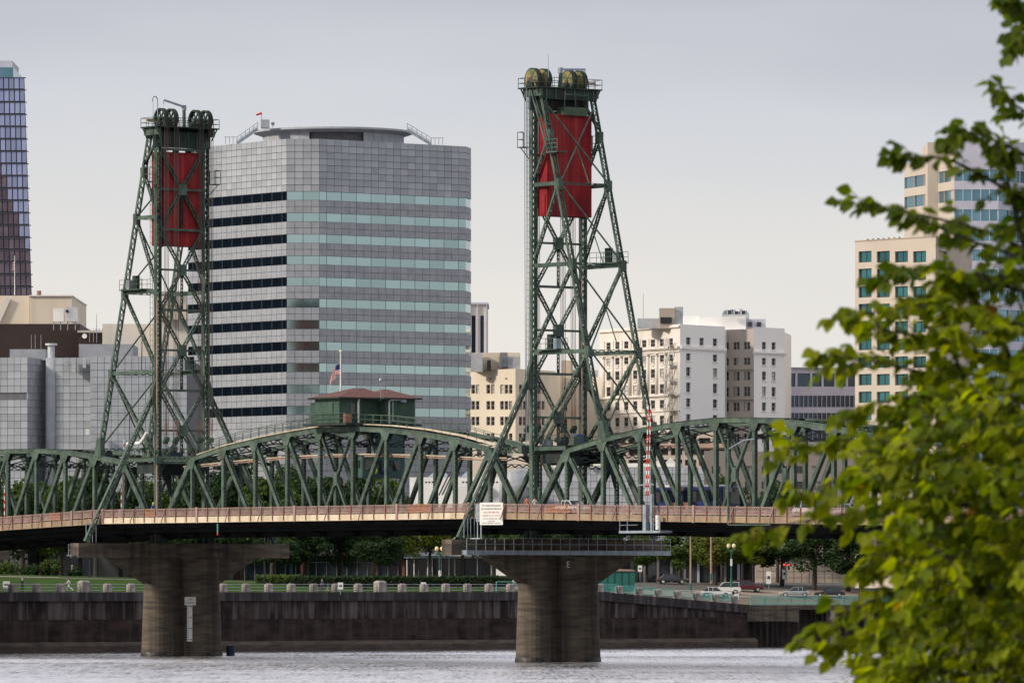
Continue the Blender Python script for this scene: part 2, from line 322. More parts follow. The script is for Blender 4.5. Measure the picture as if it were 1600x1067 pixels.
# ================================================================== the bridge
W = 6.8                                     # distance between the two trusses
S_ = V((0, 1, 0))
LB = -73.7                                  # left tower's column line
def zdeck(a):
    if a > 0: return 16.2 - .0178 * a
    if a < LB - 1: return 16.2 - .031 * (LB - 1 - a)
    return 16.2
def truss(root, ends, an, zt, b, xpanel, mname='steel'):
    """one Parker truss in the plane y=b: parts are chord segments, posts, diagonals and gussets"""
    aL, aR = ends; zb = lambda a: zdeck(a) - 1.3; n = len(an)
    T = [V((a, b, z)) for a, z in zip(an, zt)]; Bm = [V((a, b, zb(a))) for a in an]
    L0, R0 = V((aL, b, zb(aL))), V((aR, b, zb(aR)))
    up = V((0, 0, 1))
    for p, q in zip(T, T[1:]):
        m = MB().laced(p, q, S_, .52, .5, .6, .06); m.beam(p + up * .275, q + up * .275, .66, .03, S_); m.build('top_chord', mname, root)
    for p, q in ((L0, T[0]), (R0, T[-1])):
        m = MB().laced(p, q, S_, .62, .55, .6, .06); m.build('end_post', mname, root)
    bl = [L0] + Bm + [R0]
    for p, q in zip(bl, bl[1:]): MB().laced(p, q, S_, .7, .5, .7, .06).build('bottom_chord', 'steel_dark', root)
    for i, (p, q) in enumerate(zip(Bm, T)):
        thin = i in (0, n - 1)
        MB().laced(p, q - up * .28, S_, .34 if thin else .44, .42, .42).build('vertical_post', mname, root)
        for g in (1, -1):
            y = b + g * .275; d = V((T[min(i + 1, n - 1)] - T[max(i - 1, 0)])).normalized()
            pts = [q + d * -.95 - up * .22, q + d * .95 - up * .22, q + V((.36, 0, -1.15)), q + V((-.36, 0, -1.15))]
            MB().prism([(v.x, y - .02, v.z) for v in pts], (0, .04, 0)).build('gusset_plate', mname, root)
    for i in range(n - 1):
        if i < xpanel: MB().laced(T[i], Bm[i + 1], S_, .46, .40, .5).build('diagonal', mname, root)
        elif i > xpanel: MB().laced(T[i + 1], Bm[i], S_, .46, .40, .5).build('diagonal', mname, root)
        else:
            c = (T[i] + T[i + 1] + Bm[i] + Bm[i + 1]) / 4
            for q in (T[i], T[i + 1], Bm[i], Bm[i + 1]):
                MB().laced(c, q, S_, .26, .34, .45).build('counter_diagonal', mname, root)
            MB().box(c.x - .32, c.x + .32, b - .24, b + .24, c.z - .75, c.z + .75).build('gusset_plate', mname, root)
def laterals(root, an, zt, m='steel_dark'):
    for i, (a, z) in enumerate(zip(an, zt)):
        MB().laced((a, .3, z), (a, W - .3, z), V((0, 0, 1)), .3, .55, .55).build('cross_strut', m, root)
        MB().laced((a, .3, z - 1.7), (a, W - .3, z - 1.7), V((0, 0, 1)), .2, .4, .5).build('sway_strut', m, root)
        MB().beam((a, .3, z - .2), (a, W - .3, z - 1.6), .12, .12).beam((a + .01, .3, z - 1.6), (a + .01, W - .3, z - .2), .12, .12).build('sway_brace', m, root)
    for i in range(len(an) - 1):
        MB().beam((an[i], .3, zt[i] + .05), (an[i + 1], W - .3, zt[i + 1] + .05), .16, .12).beam((an[i], W - .3, zt[i] - .12), (an[i + 1], .3, zt[i + 1] - .12), .16, .12).build('lateral_brace', m, root)
def lattice_mesh(L):
    m = MB(); z0, zm, z1 = .12, .52, .92
    n = 7; st = L / n
    for i in range(n):
        x = i * st
        m.beam((x, 0, zm + .03), (x + st, 0, z1 - .04), .03, .055, S_).beam((x + st, 0, zm + .03), (x, 0, z1 - .04), .03, .055, S_)
    n = 13; st = L / n
    for i in range(n):
        x = i * st
        m.beam((x, .03, z0), (x + st, .03, zm), .03, .06, S_).beam((x + st, .03, z0), (x, .03, zm), .03, .06, S_)
    for z, t in ((z0, .06), (zm, .05), (z1, .075)): m.beam((0, 0, z), (L, 0, z), t, t)
    me = m.mesh('railing_panel'); me.materials.append(MAT['rail']); return me
def net_panel(root, aa):
    o = inst('safety_netting', NET, root, (aa - 1.05, BR_ - .30, zdeck(aa) + .06))
def post(h0, h1, wd, m):
    mb = MB().box(-wd / 2, wd / 2, -.09, .09, h0, h1); me = mb.mesh('railing_post'); me.materials.append(MAT[m]); return me
BR_ = -8.0
NET = None
BAY = 2.15
LATT = lattice_mesh(BAY); NET = lattice_mesh(BAY); NET.materials.clear(); NET.materials.append(MAT['orange_net']); PST = post(-.62, .98, .09, 'rail_post'); BIG = post(-.75, 1.06, .34, 'rail'); FARB = W + 8.0
stay = MB().beam((0, -.5, -.75), (.25, -.08, .95), .1, .07, S_).mesh('railing_stay'); stay.materials.append(MAT['rail'])
def deck(root, aL, aR, nodes, fmat):
    n = max(1, round((aR - aL) / BAY)); st = (aR - aL) / n
    m = MB()
    segs = [aL + (aR - aL) * i / 6 for i in range(7)]
    for x0, x1 in zip(segs, segs[1:]):
        z0, z1 = zdeck(x0), zdeck(x1)
        m.prism([(x0, BR_ + .2, z0 - .3), (x1, BR_ + .2, z1 - .3), (x1, BR_ + .2, z1 - .02), (x0, BR_ + .2, z0 - .02)], (0, FARB - BR_ - .4, 0))
    m.build('deck_slab', 'asphalt', root)
    for y in (BR_, FARB):
        f = MB()
        for x0, x1 in zip(segs, segs[1:]):
            z0, z1 = zdeck(x0), zdeck(x1); f.prism([(x0, y - .2, z0 - .64), (x1, y - .2, z1 - .64), (x1, y - .2, z1 + .04), (x0, y - .2, z0 + .04)], (0, .4, 0))
        f.build('fascia_beam', fmat, root)
        for i in range(n + 1):
            a = aL + st * i; z = zdeck(a) + .06; yy = y - .22 if y < 0 else y + .22
            big = i % 9 == 0
            inst('railing_post', BIG if big else PST, root, (a, yy, z))
            if y < 0 and i % 3 == 0 and not big: inst('railing_stay', stay, root, (a, yy - .1, z))
            if i < n:
                o = inst('railing_panel', LATT, root, (a, yy + (.06 if y < 0 else -.06), z)); o.rotation_euler = (0, -math.atan2(zdeck(a + st) - zdeck(a), st), 0); o.scale = (st / BAY, 1, 1)
    for a in nodes:
        z = zdeck(a)
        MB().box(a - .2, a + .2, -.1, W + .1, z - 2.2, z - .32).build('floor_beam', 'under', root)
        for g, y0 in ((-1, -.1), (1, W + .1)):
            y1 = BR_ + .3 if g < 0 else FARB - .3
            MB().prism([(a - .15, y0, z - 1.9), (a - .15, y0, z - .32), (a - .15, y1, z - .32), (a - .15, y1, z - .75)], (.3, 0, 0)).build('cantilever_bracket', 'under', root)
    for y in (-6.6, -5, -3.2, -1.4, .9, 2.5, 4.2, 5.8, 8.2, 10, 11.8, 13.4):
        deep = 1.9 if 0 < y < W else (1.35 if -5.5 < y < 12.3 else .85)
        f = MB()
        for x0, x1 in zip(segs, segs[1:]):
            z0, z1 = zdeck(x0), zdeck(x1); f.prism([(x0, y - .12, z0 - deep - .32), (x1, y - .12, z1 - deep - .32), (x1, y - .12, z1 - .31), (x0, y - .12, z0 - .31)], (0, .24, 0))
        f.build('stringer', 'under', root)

# ------------------------------------------------------------------ lift span
LA = [-66.35 + 6.5 * i for i in range(10)]
LZ = [23.1, 24.2, 24.95, 25.55, 26.02, 26.05, 25.75, 25.2, 24.4, 23.2]
ls = thing('lift_span', (-37.1, W / 2, 13.9), 'green steel lift span with arched top chord between the two red-weighted towers', 'bridge span', bridge=True)
for b in (0, W): truss(ls, (-72.85, -1.4), LA, LZ, b, 4)
laterals(ls, LA, LZ)
deck(ls, -72.9, -.9, [-72.4] + LA + [-1.8], 'fascia_w')
# catwalk with handrails along the near top chord, conduit through the truss
cw = MB(); hr = MB(); pts = [V((a, 1.0, z + .55)) for a, z in zip(LA, LZ)]
for p, q in zip(pts, pts[1:]):
    cw.beam(p, q, 1.0, .1, S_)
    for y in (-.5, .5):
        for h in (.55, 1.1): hr.cyl(p + V((0, y, h)), q + V((0, y, h)), .035, .035, 5)
        for i in range(4):
            c = p.lerp(q, i / 4) + V((0, y, 0)); hr.cyl(c, c + V((0, 0, 1.1)), .035, .035, 5)
cw.build('catwalk', 'fascia_w', ls); hr.build('catwalk_handrail', 'steel', ls)
for (z0, dy, mm) in ((0, .5, 'fascia_w'), (-.22, .62, 'pink_conc')):
    pp = [V((-69 + 63.5 * i / 12, dy, 22.3 + z0 + .9 * math.sin(math.pi * min(1, i / 12 * 1.05)) )) for i in range(13)]
    MB().tube(pp, .07, 6).build('conduit', mm, ls)
for aa in (-8.5, -10.7, -62.9): net_panel(ls, aa)
for g, a in ((-1, -72.9), (1, -1.3)):        # lifting girders and machinery at the ends
    m = MB().box(a - .35, a + .35, -.9, W + .9, 22.7, 23.6); m.build('lifting_girder', 'steel', ls)
    nd = LA[0] if g < 0 else LA[-1]
    for b in (0, W): MB().laced((a, b, 23.2), (nd, b, 23.15), V((0, 0, 1)), .35, .5, .5).build('end_strut', 'steel', ls)
    m = MB()
    for i in range(9): m.ball((a - .1 + random.uniform(-.6, .6), -.6 + i * 1.0, 24.0 + random.uniform(0, .5)), .22, 8, 1.5)
    m.build('rope_equalizer', 'lace', ls)
# portal knees at the ends of the lift span
def knees(root, a, z):
    for y0, g in ((.3, 1), (W - .3, -1)):
        pts = [(a - .1, y0, z), (a - .1, y0 + g * 2.6, z), (a - .1, y0 + g * 1.3, z - .7), (a - .1, y0 + g * .5, z - 1.9), (a - .1, y0, z - 3.4)]
        MB().prism(pts, (.2, 0, 0)).build('portal_knee', 'steel_dark', root)
knees(ls, LA[0], LZ[0] - .6); knees(ls, LA[-1], LZ[-1] - .6)
sl_ = MB().cyl((-48.9, BR_ - .3, 14.4), (-48.9, BR_ - .3, 15.4), .09, .09, 8).build('navigation_light', 'teal', ls)
MB().cyl((-48.9, BR_ - .3, 14.1), (-48.9, BR_ - .3, 14.4), .1, .1, 8).build('lamp_lens', 'redpaint', sl_)

# ------------------------------------------------------------------ fixed spans
RA = [6.05 + 6.45 * i for i in range(10)]; RZ = [22.8, 23.9, 24.75, 25.35, 25.65, 25.55, 25.1, 24.4, 23.4, 22.1]
fr = thing('fixed_span', (35, W / 2, 13.6), 'green steel truss span right of the right tower, half hidden by foreground leaves', 'bridge span', bridge=True)
for b in (0, W): truss(fr, (-.3, 70.5), RA, RZ, b, 4)
laterals(fr, RA, RZ); deck(fr, -.7, 71, [.4] + RA + [70], 'fascia_b'); knees(fr, RA[0], RZ[0] - .5)
FA = [LB - 1.1 - (6.05 + 6.45 * i) for i in range(9)][::-1]; FZ = [22.9, 23.72, 24.35, 24.65, 24.72, 24.45, 23.9, 23.1, 22.0][::-1]
fl = thing('fixed_span', (-107, W / 2, 13), 'green steel truss span running out of the left edge of the photo', 'bridge span', bridge=True)
for b in (0, W): truss(fl, (-138.2, LB - .6), FA, FZ, b, 3)
laterals(fl, FA, FZ); deck(fl, -138.5, -73.1, [-138] + FA + [LB - .9], 'fascia_b'); knees(fl, FA[-1], FZ[-1] - .5)
for sp, aa in ((fl, -83.2), (fr, 14.2), (fr, 16.4)): net_panel(sp, aa)
# steel-clad approach beyond the right fixed span
ap = thing('approach_span', (95, W / 2, 13), 'plain girder approach span at the right end of the bridge behind the leaves', 'bridge span', bridge=True)
deck(ap, 71.2, 118, [72 + 6 * i for i in range(8)], 'fascia_b')

# ------------------------------------------------------------------ towers
def tower(a0, g, label):
    t = thing('bridge_tower', (a0, W / 2, 13.3), label, 'bridge tower', 'pair of lift bridge towers', bridge=True)
    P = lambda x, b, z: V((a0 + g * x, b, z))
    X0, Z0, X1, Z1 = 1.7, 61.6, 12.6, 24.2
    leg = lambda z: X0 + (X1 - X0) * (Z0 - z) / (Z0 - Z1)
    up = V((0, 0, 1))
    SV = [57.3, 51.9, 43.1, 33.6, 23.2]
    for b in (0, W):
        m = MB().laced(P(0, b, 13.35), P(0, b, 61.0), S_, .6, .72, .66, .10, .10); m.build('column', 'steel', t)
        m = MB().laced(P(leg(Z1), b, Z1 - .6), P(leg(Z0), b, Z0), S_, .32, .66, .62, .09, .085); m.build('back_leg', 'steel', t)
        MB().prism([P(X1 - .7, b - .3, 23.6), P(X1 + .7, b - .3, 23.9), P(X1 + .1, b - .3, 26.0), P(X1 - .75, b - .3, 26.0)], (0, .6, 0)).build('leg_shoe', 'steel', t, fix=True)
        for i, z in enumerate(SV):
            xe = leg(z) if z > 24 else 6.0
            if i: MB().laced(P(.3, b, z), P(xe, b, z), V((0, 1, 0)), .42, .36, .5).build('side_strut', 'steel', t)
            if i < 4:
                zn = SV[i + 1] + (.6 if i < 3 else .3)
                MB().laced(P(leg(z) - .1, b, z - .25), P(.25, b, zn), S_, .26, .42, .5).build('side_diagonal', 'steel', t)
                for xx, zz in ((leg(z), z),): MB().box(*(sorted((a0 + g * (xx - .4), a0 + g * (xx + .35)))), b - .29, b + .29, zz - .7, zz + .5).build('gusset_plate', 'steel', t)
        MB().laced(P(.3, b, 60.8), P(leg(58), b, 58.2), S_, .3, .3, .4).build('side_diagonal', 'steel', t)
        # outrigger brace down to the pier arm
        yb = b - 10.1 if b == 0 else b + 10.1
        MB().laced(P(0, b + (-.3 if b == 0 else .3), 31.4), P(0, yb, 13.45), V((0, -18, 10.1 if b == 0 else -10.1)), .42, .58, .5, .10, .08).build('outrigger_brace', 'steel', t)
        sgn = -1 if b == 0 else 1
        MB().prism([P(-.3, b + sgn * .2, 33.2), P(-.3, b + sgn * .2, 29.8), P(-.3, b + sgn * 1.0, 29.6), P(-.3, b + sgn * .9, 31.4)], (g * .6, 0, 0)).build('gusset_plate', 'steel', t, fix=True)
        for k in range(2):                   # climbing hoops at the brace foot
            yy = yb + (.35 + k * .9) * (1 if b == 0 else -1)
            MB().tube([P(.5, yy, 13.4), P(.5, yy, 15.6), P(.5, yy + .5, 15.6), P(.5, yy + .5, 13.4)], .04, 5).build('ladder_hoop', 'galv', t)
    # X bracing of the face towards the lift span
    lv = [21.9, 31.4, 40.9, 50.4, 59.9]
    for z0, z1 in zip(lv, lv[1:]):
        c = P(0, W / 2, (z0 + z1) / 2)
        for q in (P(0, .3, z0), P(0, W - .3, z0), P(0, .3, z1), P(0, W - .3, z1)):
            MB().laced(c, q, (q - c).cross(V((1, 0, 0))), .26, .44, .46, .07, .06).build('cross_brace', 'steel', t)
        MB().box(c.x - .25, c.x + .25, c.y - .55, c.y + .55, c.z - .65, c.z + .65).build('gusset_plate', 'steel', t)
        MB().box(c.x - .1, c.x + .1, .3, c.y - .56, c.z - .12, c.z + .12).box(c.x - .1, c.x + .1, c.y + .56, W - .3, c.z - .12, c.z + .12).build('face_strut', 'steel', t)
        MB().box(c.x - .12, c.x + .12, .34, W - .34, z1 - .14, z1 + .14).build('face_strut', 'steel', t)
        MB().laced(c - up * .6, P(0, W / 2, z0 + .14), V((0, 1, 0)), .16, .3, .4, .04, .04).build('hanger', 'steel_dark', t)
    # bracing between the back legs
    bl = [60.6, 51.9, 43.1, 33.6, 24.6]
    for z1, z0 in zip(bl, bl[1:]):
        MB().beam(P(leg(z0) + .1, .28, z0 + .3), P(leg(z1) + .2, W - .28, z1 - .3), .15, .12, S_).beam(P(leg(z0) + .23, W - .28, z0 + .3), P(leg(z1) + .33, .28, z1 - .3), .15, .12, S_).build('rod_brace', 'steel', t)
        MB().laced(P(leg(z0), .28, z0), P(leg(z0), W - .28, z0), V((0, 0, 1)), .2, .32, .5).build('back_strut', 'steel', t)
        zm = (z0 + z1) / 2; MB().beam(P(leg(zm), W / 2, zm), P(leg(z0), W * .62, z0), .1, .1).build('hanger', 'steel', t)
    # head: girders, platform, railings
    MB().box(*sorted((a0 - g * .25, a0 + g * .3)), -.5, W + .5, 60.1, 62.0).build('head_girder', 'steel_dark', t)
    MB().box(*sorted((a0 + g * 1.7, a0 + g * 2.0)), -.4, W + .4, 61.2, 62.35).build('head_girder', 'steel_dark', t)
    for i in range(6):
        y = .2 + i * 1.28; MB().box(*sorted((a0 - g * .36, a0 - g * .26)), y, y + .1, 60.1, 62.0).build('stiffener', 'steel', t)
        MB().box(*sorted((a0 + g * 2.01, a0 + g * 2.08)), y, y + .1, 61.2, 62.35).build('stiffener', 'steel', t)
    for b in (-.45, W + .45): MB().box(*sorted((a0 - g * 1.1, a0 + g * 2.05)), b - .15, b + .15, 61.5, 62.36).build('head_beam', 'steel', t)
    MB().box(*sorted((a0 - g * 1.5, a0 + g * 2.2)), -1.0, W + 1.0, 62.37, 62.52).build('platform_floor', 'steel_dark', t)
    m = MB(); xs = (-1.45, 2.15); ys = (-.97, W + .97)
    for z in (63.0, 63.55):
        for x in xs: m.cyl(P(x, ys[0], z), P(x, ys[1], z), .035, .035, 5)
        for y in ys: m.cyl(P(xs[0], y, z), P(xs[1], y, z), .035, .035, 5)
    for i in range(9):
        y = ys[0] + (ys[1] - ys[0]) * i / 8
        for x in xs: m.cyl(P(x, y, 62.5), P(x, y, 63.55), .035, .035, 5)
    for i in range(4):
        x = xs[0] + (xs[1] - xs[0]) * i / 3
        for y in ys: m.cyl(P(x, y, 62.5), P(x, y, 63.55), .035, .035, 5)
    m.build('platform_railing', 'steel', t)
    for y, s in ((-.95, -1), (W + .95, 1)):
        m = MB()
        for x in (-1, 1.8): m.beam(P(x, y, 62.37), P(x, y - s * .75, 61.0), .12, .12)
        m.build('platform_bracket', 'steel', t)
        m = MB().beam(P(.5, y + s * .35, 63.3), P(.5, y - s * 1.2, 63.15), .3, .2); m.build('winch_beam', 'pink_conc', t)
    for b, s in ((-.9, -1), (W + .9, 1)):    # small balcony half way down the counterweight
        m = MB().box(*sorted((a0 - g * .6, a0 + g * .5)), *sorted((b, b + s * .9)), 55.9, 56.0)
        for x in (-.55, .45):
            for yy in (0, .85): m.cyl(P(x, b + s * yy, 56), P(x, b + s * yy, 57.6), .04, .04, 5)
        for z in (56.8, 57.6): m.cyl(P(-.55, b + s * .85, z), P(.45, b + s * .85, z), .04, .04, 5); m.cyl(P(-.55, b, z), P(-.55, b + s * .85, z), .04, .04, 5)
        m.beam(P(0, b + s * .85, 55.9), P(0, b - s * .3, 54.7), .08, .08); m.build('balcony', 'steel', t)
    # platforms on the lower struts with sirens and boxes
    for b, z, x0, x1 in ((0 if g < 0 else W, 43.1, 2.2, leg(43.1)), (W if g < 0 else 0, 33.6, 1.2, 5.2)):
        m = MB().box(*sorted((a0 + g * x0, a0 + g * x1)), b - .8, b + .8, z + .24, z + .36)
        for y in (-.75, .75):
            for h in (.6, 1.15): m.cyl(P(x0, b + y, z + .36 + h), P(x1, b + y, z + .36 + h), .03, .03, 5)
            for i in range(5):
                x = x0 + (x1 - x0) * i / 4; m.cyl(P(x, b + y, z + .36), P(x, b + y, z + 1.5), .03, .03, 5)
        m.build('service_platform', 'steel', t)
        for k in range(2):
            x = x0 + (x1 - x0) * (.5 + .28 * k); c = P(x, b, z + .37); MB().box(c.x - .35, c.x + .35, c.y - .3, c.y + .3, c.z, c.z + 1.1 + .5 * (1 - k)).build('equipment_box', 'galv' if k else 'steel_dark', t)
    # sheaves
    for i, y in enumerate((.25, 1.65, W - 1.65, W - .25)):
        c = P(-.35, y, 63.45); m = MB(); Rr = 1.24; n = 28
        for k in range(n):
            a1, a2 = 2 * math.pi * k / n, 2 * math.pi * (k + 1) / n
            def rp(r, an, yy): return c + V((math.cos(an) * r, yy, math.sin(an) * r))
            for yy0, yy1, r0, r1 in ((-.27, -.2, 1.0, Rr), (.2, .27, 1.0, Rr), (-.2, .2, 1.0, Rr - .1)):
                pts = [rp(r0, a1, yy0), rp(r1, a1, yy0), rp(r1, a2, yy0), rp(r0, a2, yy0), rp(r0, a1, yy1), rp(r1, a1, yy1), rp(r1, a2, yy1), rp(r0, a2, yy1)]
                m.add(pts, [(0, 1, 2, 3), (7, 6, 5, 4), (1, 5, 6, 2), (0, 3, 7, 4)])
        sh = m.build('sheave_wheel', 'steel_dark', t, fix=True)  # dark tone puts the shade on the wheels into their colour
        m = MB()
        for k in range(7):
            an = 2 * math.pi * k / 7 + .2; e = c + V((math.cos(an) * 1.01, 0, math.sin(an) * 1.01)); m.beam(c, e, .16, .13, S_)
        m.cyl(c - V((0, .42, 0)), c + V((0, .42, 0)), .24, .24, 12); m.build('spokes', 'steel', sh)
        if g > 0:                            # sheet covers on the right tower's wheels
            for yy in (-.29, .28): MB().cyl(c + V((0, yy, 0)), c + V((0, yy + .01, 0)), Rr - .14, Rr - .14, 26).build('wheel_cover', 'gold', sh)
            an = R(50); MB().beam(c + V((-.85, -.32, -.7)), c + V((.7, -.32, .9)), .03, .03, S_).build('cover_strap', 'black', sh)
        m = MB()
        for q in (-.45, .45): m.prism([c + V((-.4, q - .09, -.2)), c + V((.4, q - .09, -.2)), c + V((.6, q - .09, -.93)), c + V((-.6, q - .09, -.93))], (0, .18, 0))
        m.build('bearing_pedestal', 'steel_dark', t, fix=True)
        for k in range(4):                   # ropes to the lift span and to the counterweight
            yy = y - .3 + k * .2
            MB().cyl(P(-1.55, yy, 63.6), P(-1.35, yy, 24.2), .032, .032, 5, False).build('suspension_rope', 'wire', t)
            MB().cyl(P(.85, yy, 63.6), P(.95, yy, 59.7), .032, .032, 5, False).build('counterweight_rope', 'wire', t)
        m = MB()
        for k in range(4): m.cyl(P(-1.4, y - .3 + k * .2, 26.0 + .5 * (k % 2)), P(-1.4, y - .3 + k * .2, 27.6 + .5 * (k % 2)), .045, .045, 6)
        m.build('rope_socket', 'rail_post', t)
        m = MB()
        for k in range(4): m.ball(P(-1.4, y - .3 + k * .2, 25.3 + .3 * (k % 2)), .2, 8, 1.6)
        m.build('rope_socket', 'lace', t)
    # jib crane, masts
    c = P(.4, W / 2 + (0 if g > 0 else .6), 62.52); j = MB().cyl(c, c + V((0, 0, 1.7 if g > 0 else 2.1)), .22, .2, 10).build('crane_post', 'steel', t)
    hh = 1.7 if g > 0 else 2.1; tip = c + (V((0, 3.4, 2.25)) if g > 0 else V((0, -2.9, 3.2)))
    MB().beam(c + V((0, 0, hh + .4)), tip, .22, .16).beam(c + V((0, 0, hh)), c + V((0, 0, hh + .6)), .4, .4).cyl(tip, tip - V((0, 0, .6)), .05, .05, 6).build('crane_jib', 'galv', j)
    m = MB(); c = P(-1.3, -.9, 63.5)
    m.tube([c, c + V((0, 0, 2.1)), c + V((0, -.2, 2.4)), c + V((0, -.55, 2.4)), c + V((0, -.7, 2.1)), c + V((0, -.7, 1.8))], .06, 6).build('mast_lamp', 'galv', t) if g < 0 else None
    c = P(1.9, .6, 63.5); MB().cyl(c, c + V((0, 0, 2.6)), .04, .02, 6).build('lightning_rod', 'galv', t)
    # ladder up the near column, conduit, gatehouse machinery at the base
    m = MB()
    for y in (-.62, -1.02): m.cyl(P(.1, y, 23.5), P(.1, y, 62.4), .03, .03, 5)
    for i in range(60): m.cyl(P(.1, -.62, 23.8 + i * .64), P(.1, -1.02, 23.8 + i * .64), .025, .025, 4)
    m.build('ladder', 'galv' if g > 0 else 'steel', t)
    MB().tube([P(-.5, -.45, 42), P(-.5, -.45, 16.3)] if g < 0 else [P(.4, W - .45, 42), P(.4, W - .45, 20)], .09, 8).build('conduit', 'pink_conc', t)
    m = MB().box(*sorted((a0 + g * .6, a0 + g * 5.2)), .5, .7, 21.6, 22.9).box(*sorted((a0 + g * .6, a0 + g * 5.2)), W - .7, W - .5, 21.6, 22.9).box(*sorted((a0 + g * 2, a0 + g * 2.3)), .7, W - .7, 21.4, 23.0); m.build('portal_girder', 'steel_dark', t)
    m = MB().box(*sorted((a0 + g * .4, a0 + g * 5.8)), -.2, W + .2, 23.42, 23.5)
    for y in (-.2, W + .2):
        for h in (.6, 1.1): m.cyl(P(.4, y, 23.5 + h), P(5.8, y, 23.5 + h), .035, .035, 5)
        for i in range(6): m.cyl(P(.4 + i * 1.08, y, 23.5), P(.4 + i * 1.08, y, 24.6), .035, .035, 5)
    m.build('machinery_deck', 'steel_dark', t)
    for k in range(5):
        c = P(1 + k * .9, 1.2 + (k * 1.37) % 4.5, 23.5); MB().box(c.x - .4, c.x + .4, c.y - .45, c.y + .45, c.z, c.z + .7 + (k % 3) * .3).build('equipment_box', ('galv', 'steel_dark', 'metal_blue', 'lace', 'steel')[k], t)
    if g > 0:                                # inclined stair on the right tower
        p, q = P(.5, -.75, 62.2), P(3.6, -.75, 55.3)
        m = MB().beam(p, q, .22, .06, V((0, 0, 1))).beam(p + V((0, .8, 0)), q + V((0, .8, 0)), .22, .06, V((0, 0, 1)))
        for i in range(24): c = p.lerp(q, i / 24) + V((0, .4, 0)); m.box(c.x - .12, c.x + .12, c.y - .38, c.y + .38, c.z - .02, c.z + .02)
        for y in (0, .8): m.cyl(p + V((0, y, 1)), q + V((0, y, 1)), .035, .035, 5)
        m.build('stair', 'steel', t)
        m = MB().box(a0 + 3.5, a0 + 5.6, -1.0, .4, 55.15, 55.3)
        for x in (3.55, 4.6, 5.55): m.cyl((a0 + x, -.95, 55.3), (a0 + x, -.95, 56.6), .05, .05, 5)
        for h in (.4, .85, 1.3): m.cyl((a0 + 3.5, -.95, 55.3 + h), (a0 + 5.6, -.95, 55.3 + h), .05, .05, 5)
        m.build('stair_landing', 'steel', t)
        m = MB().box(a0 + 1.0, a0 + 2.4, 2.4, 5.6, 59.5, 60.4); m.build('machinery_housing', 'lace', t)
        m = MB()
        for y in (2.4, 3.9, 5.6): m.box(a0 + 2.42, a0 + 2.5, y - .04, y + .04, 60.4, 62.0)
        m.box(a0 + 2.42, a0 + 2.5, 2.4, 5.6, 61.7, 61.8).build('housing_frame', 'steel', t)
    else:                                    # curved service walkway with pale pipework low on the left tower
        m = MB().box(a0 - 4.8, a0 - 1.2, -1.6, -.6, 24.4, 24.55); m.build('service_platform', 'steel', t)
        MB().tube([P(4.8, -1.1, 25.1), P(2.2, -1.1, 25.15), P(1.2, -1.1, 25.8), P(.7, -1.1, 26.4)], .22, 8).build('pipe', 'white', t)
    return t
tower(0, 1, 'right lift bridge tower with gold sheave covers and stair, taller in view')
tower(LB, -1, 'left lift bridge tower with open spoked sheaves')
def counterweight(a0, g, label):
    c = thing('counterweight', (a0 + g * 1.6, W / 2, 48.4), label, 'counterweight', 'concrete counterweights of the lift bridge', bridge=True)
    X = lambda x0, x1: sorted((a0 + g * x0, a0 + g * x1))
    MB().box(*X(.32, 1.95), .42, W - .3, 48.5, 59.6).build('block', 'red', c)
    MB().box(*X(.305, 1.97), .4, W - .28, 51.3, 51.42).build('band', 'red', c)
    MB().box(*X(.2, .295), .9, W - .9, 48.51, 59.2).build('facing_slab', 'red', c)
    MB().box(*X(1.955, 2.05), .6, W - .45, 48.52, 59.2).build('facing_slab', 'red', c)
    for y in (.34, W - .297): MB().box(*X(.8, 1.6), y, y + .078, 48.7, 50.8).build('side_plate', 'red', c)
    for y in (1.2, 3.0, 4.8):
        MB().box(*X(.7, 1.4), y, y + .5, 59.61, 60.0).build('rope_anchor', 'steel_dark', c)
    m = MB()
    for y in (2.2, 3.4, 4.6): m.box(*X(.17, .2), y - .03, y + .03, 48.5, 58.6)
    m.build('joint_strip', 'red', c)
    for z in (50.6, 52.9, 55.1, 57.3): MB().box(*X(2.052, 2.07), .62, W - .47, z, z + .05).build('plate_seam', 'red', c)
    for y in (1.9, 3.4, 4.9): MB().box(*X(2.052, 2.07), y, y + .05, 48.6, 59.1).build('plate_seam', 'red', c)
counterweight(0, 1, 'red counterweight high in the right tower with a sunlit orange-red side')
counterweight(LB, -1, 'red counterweight high in the left tower behind X bracing')

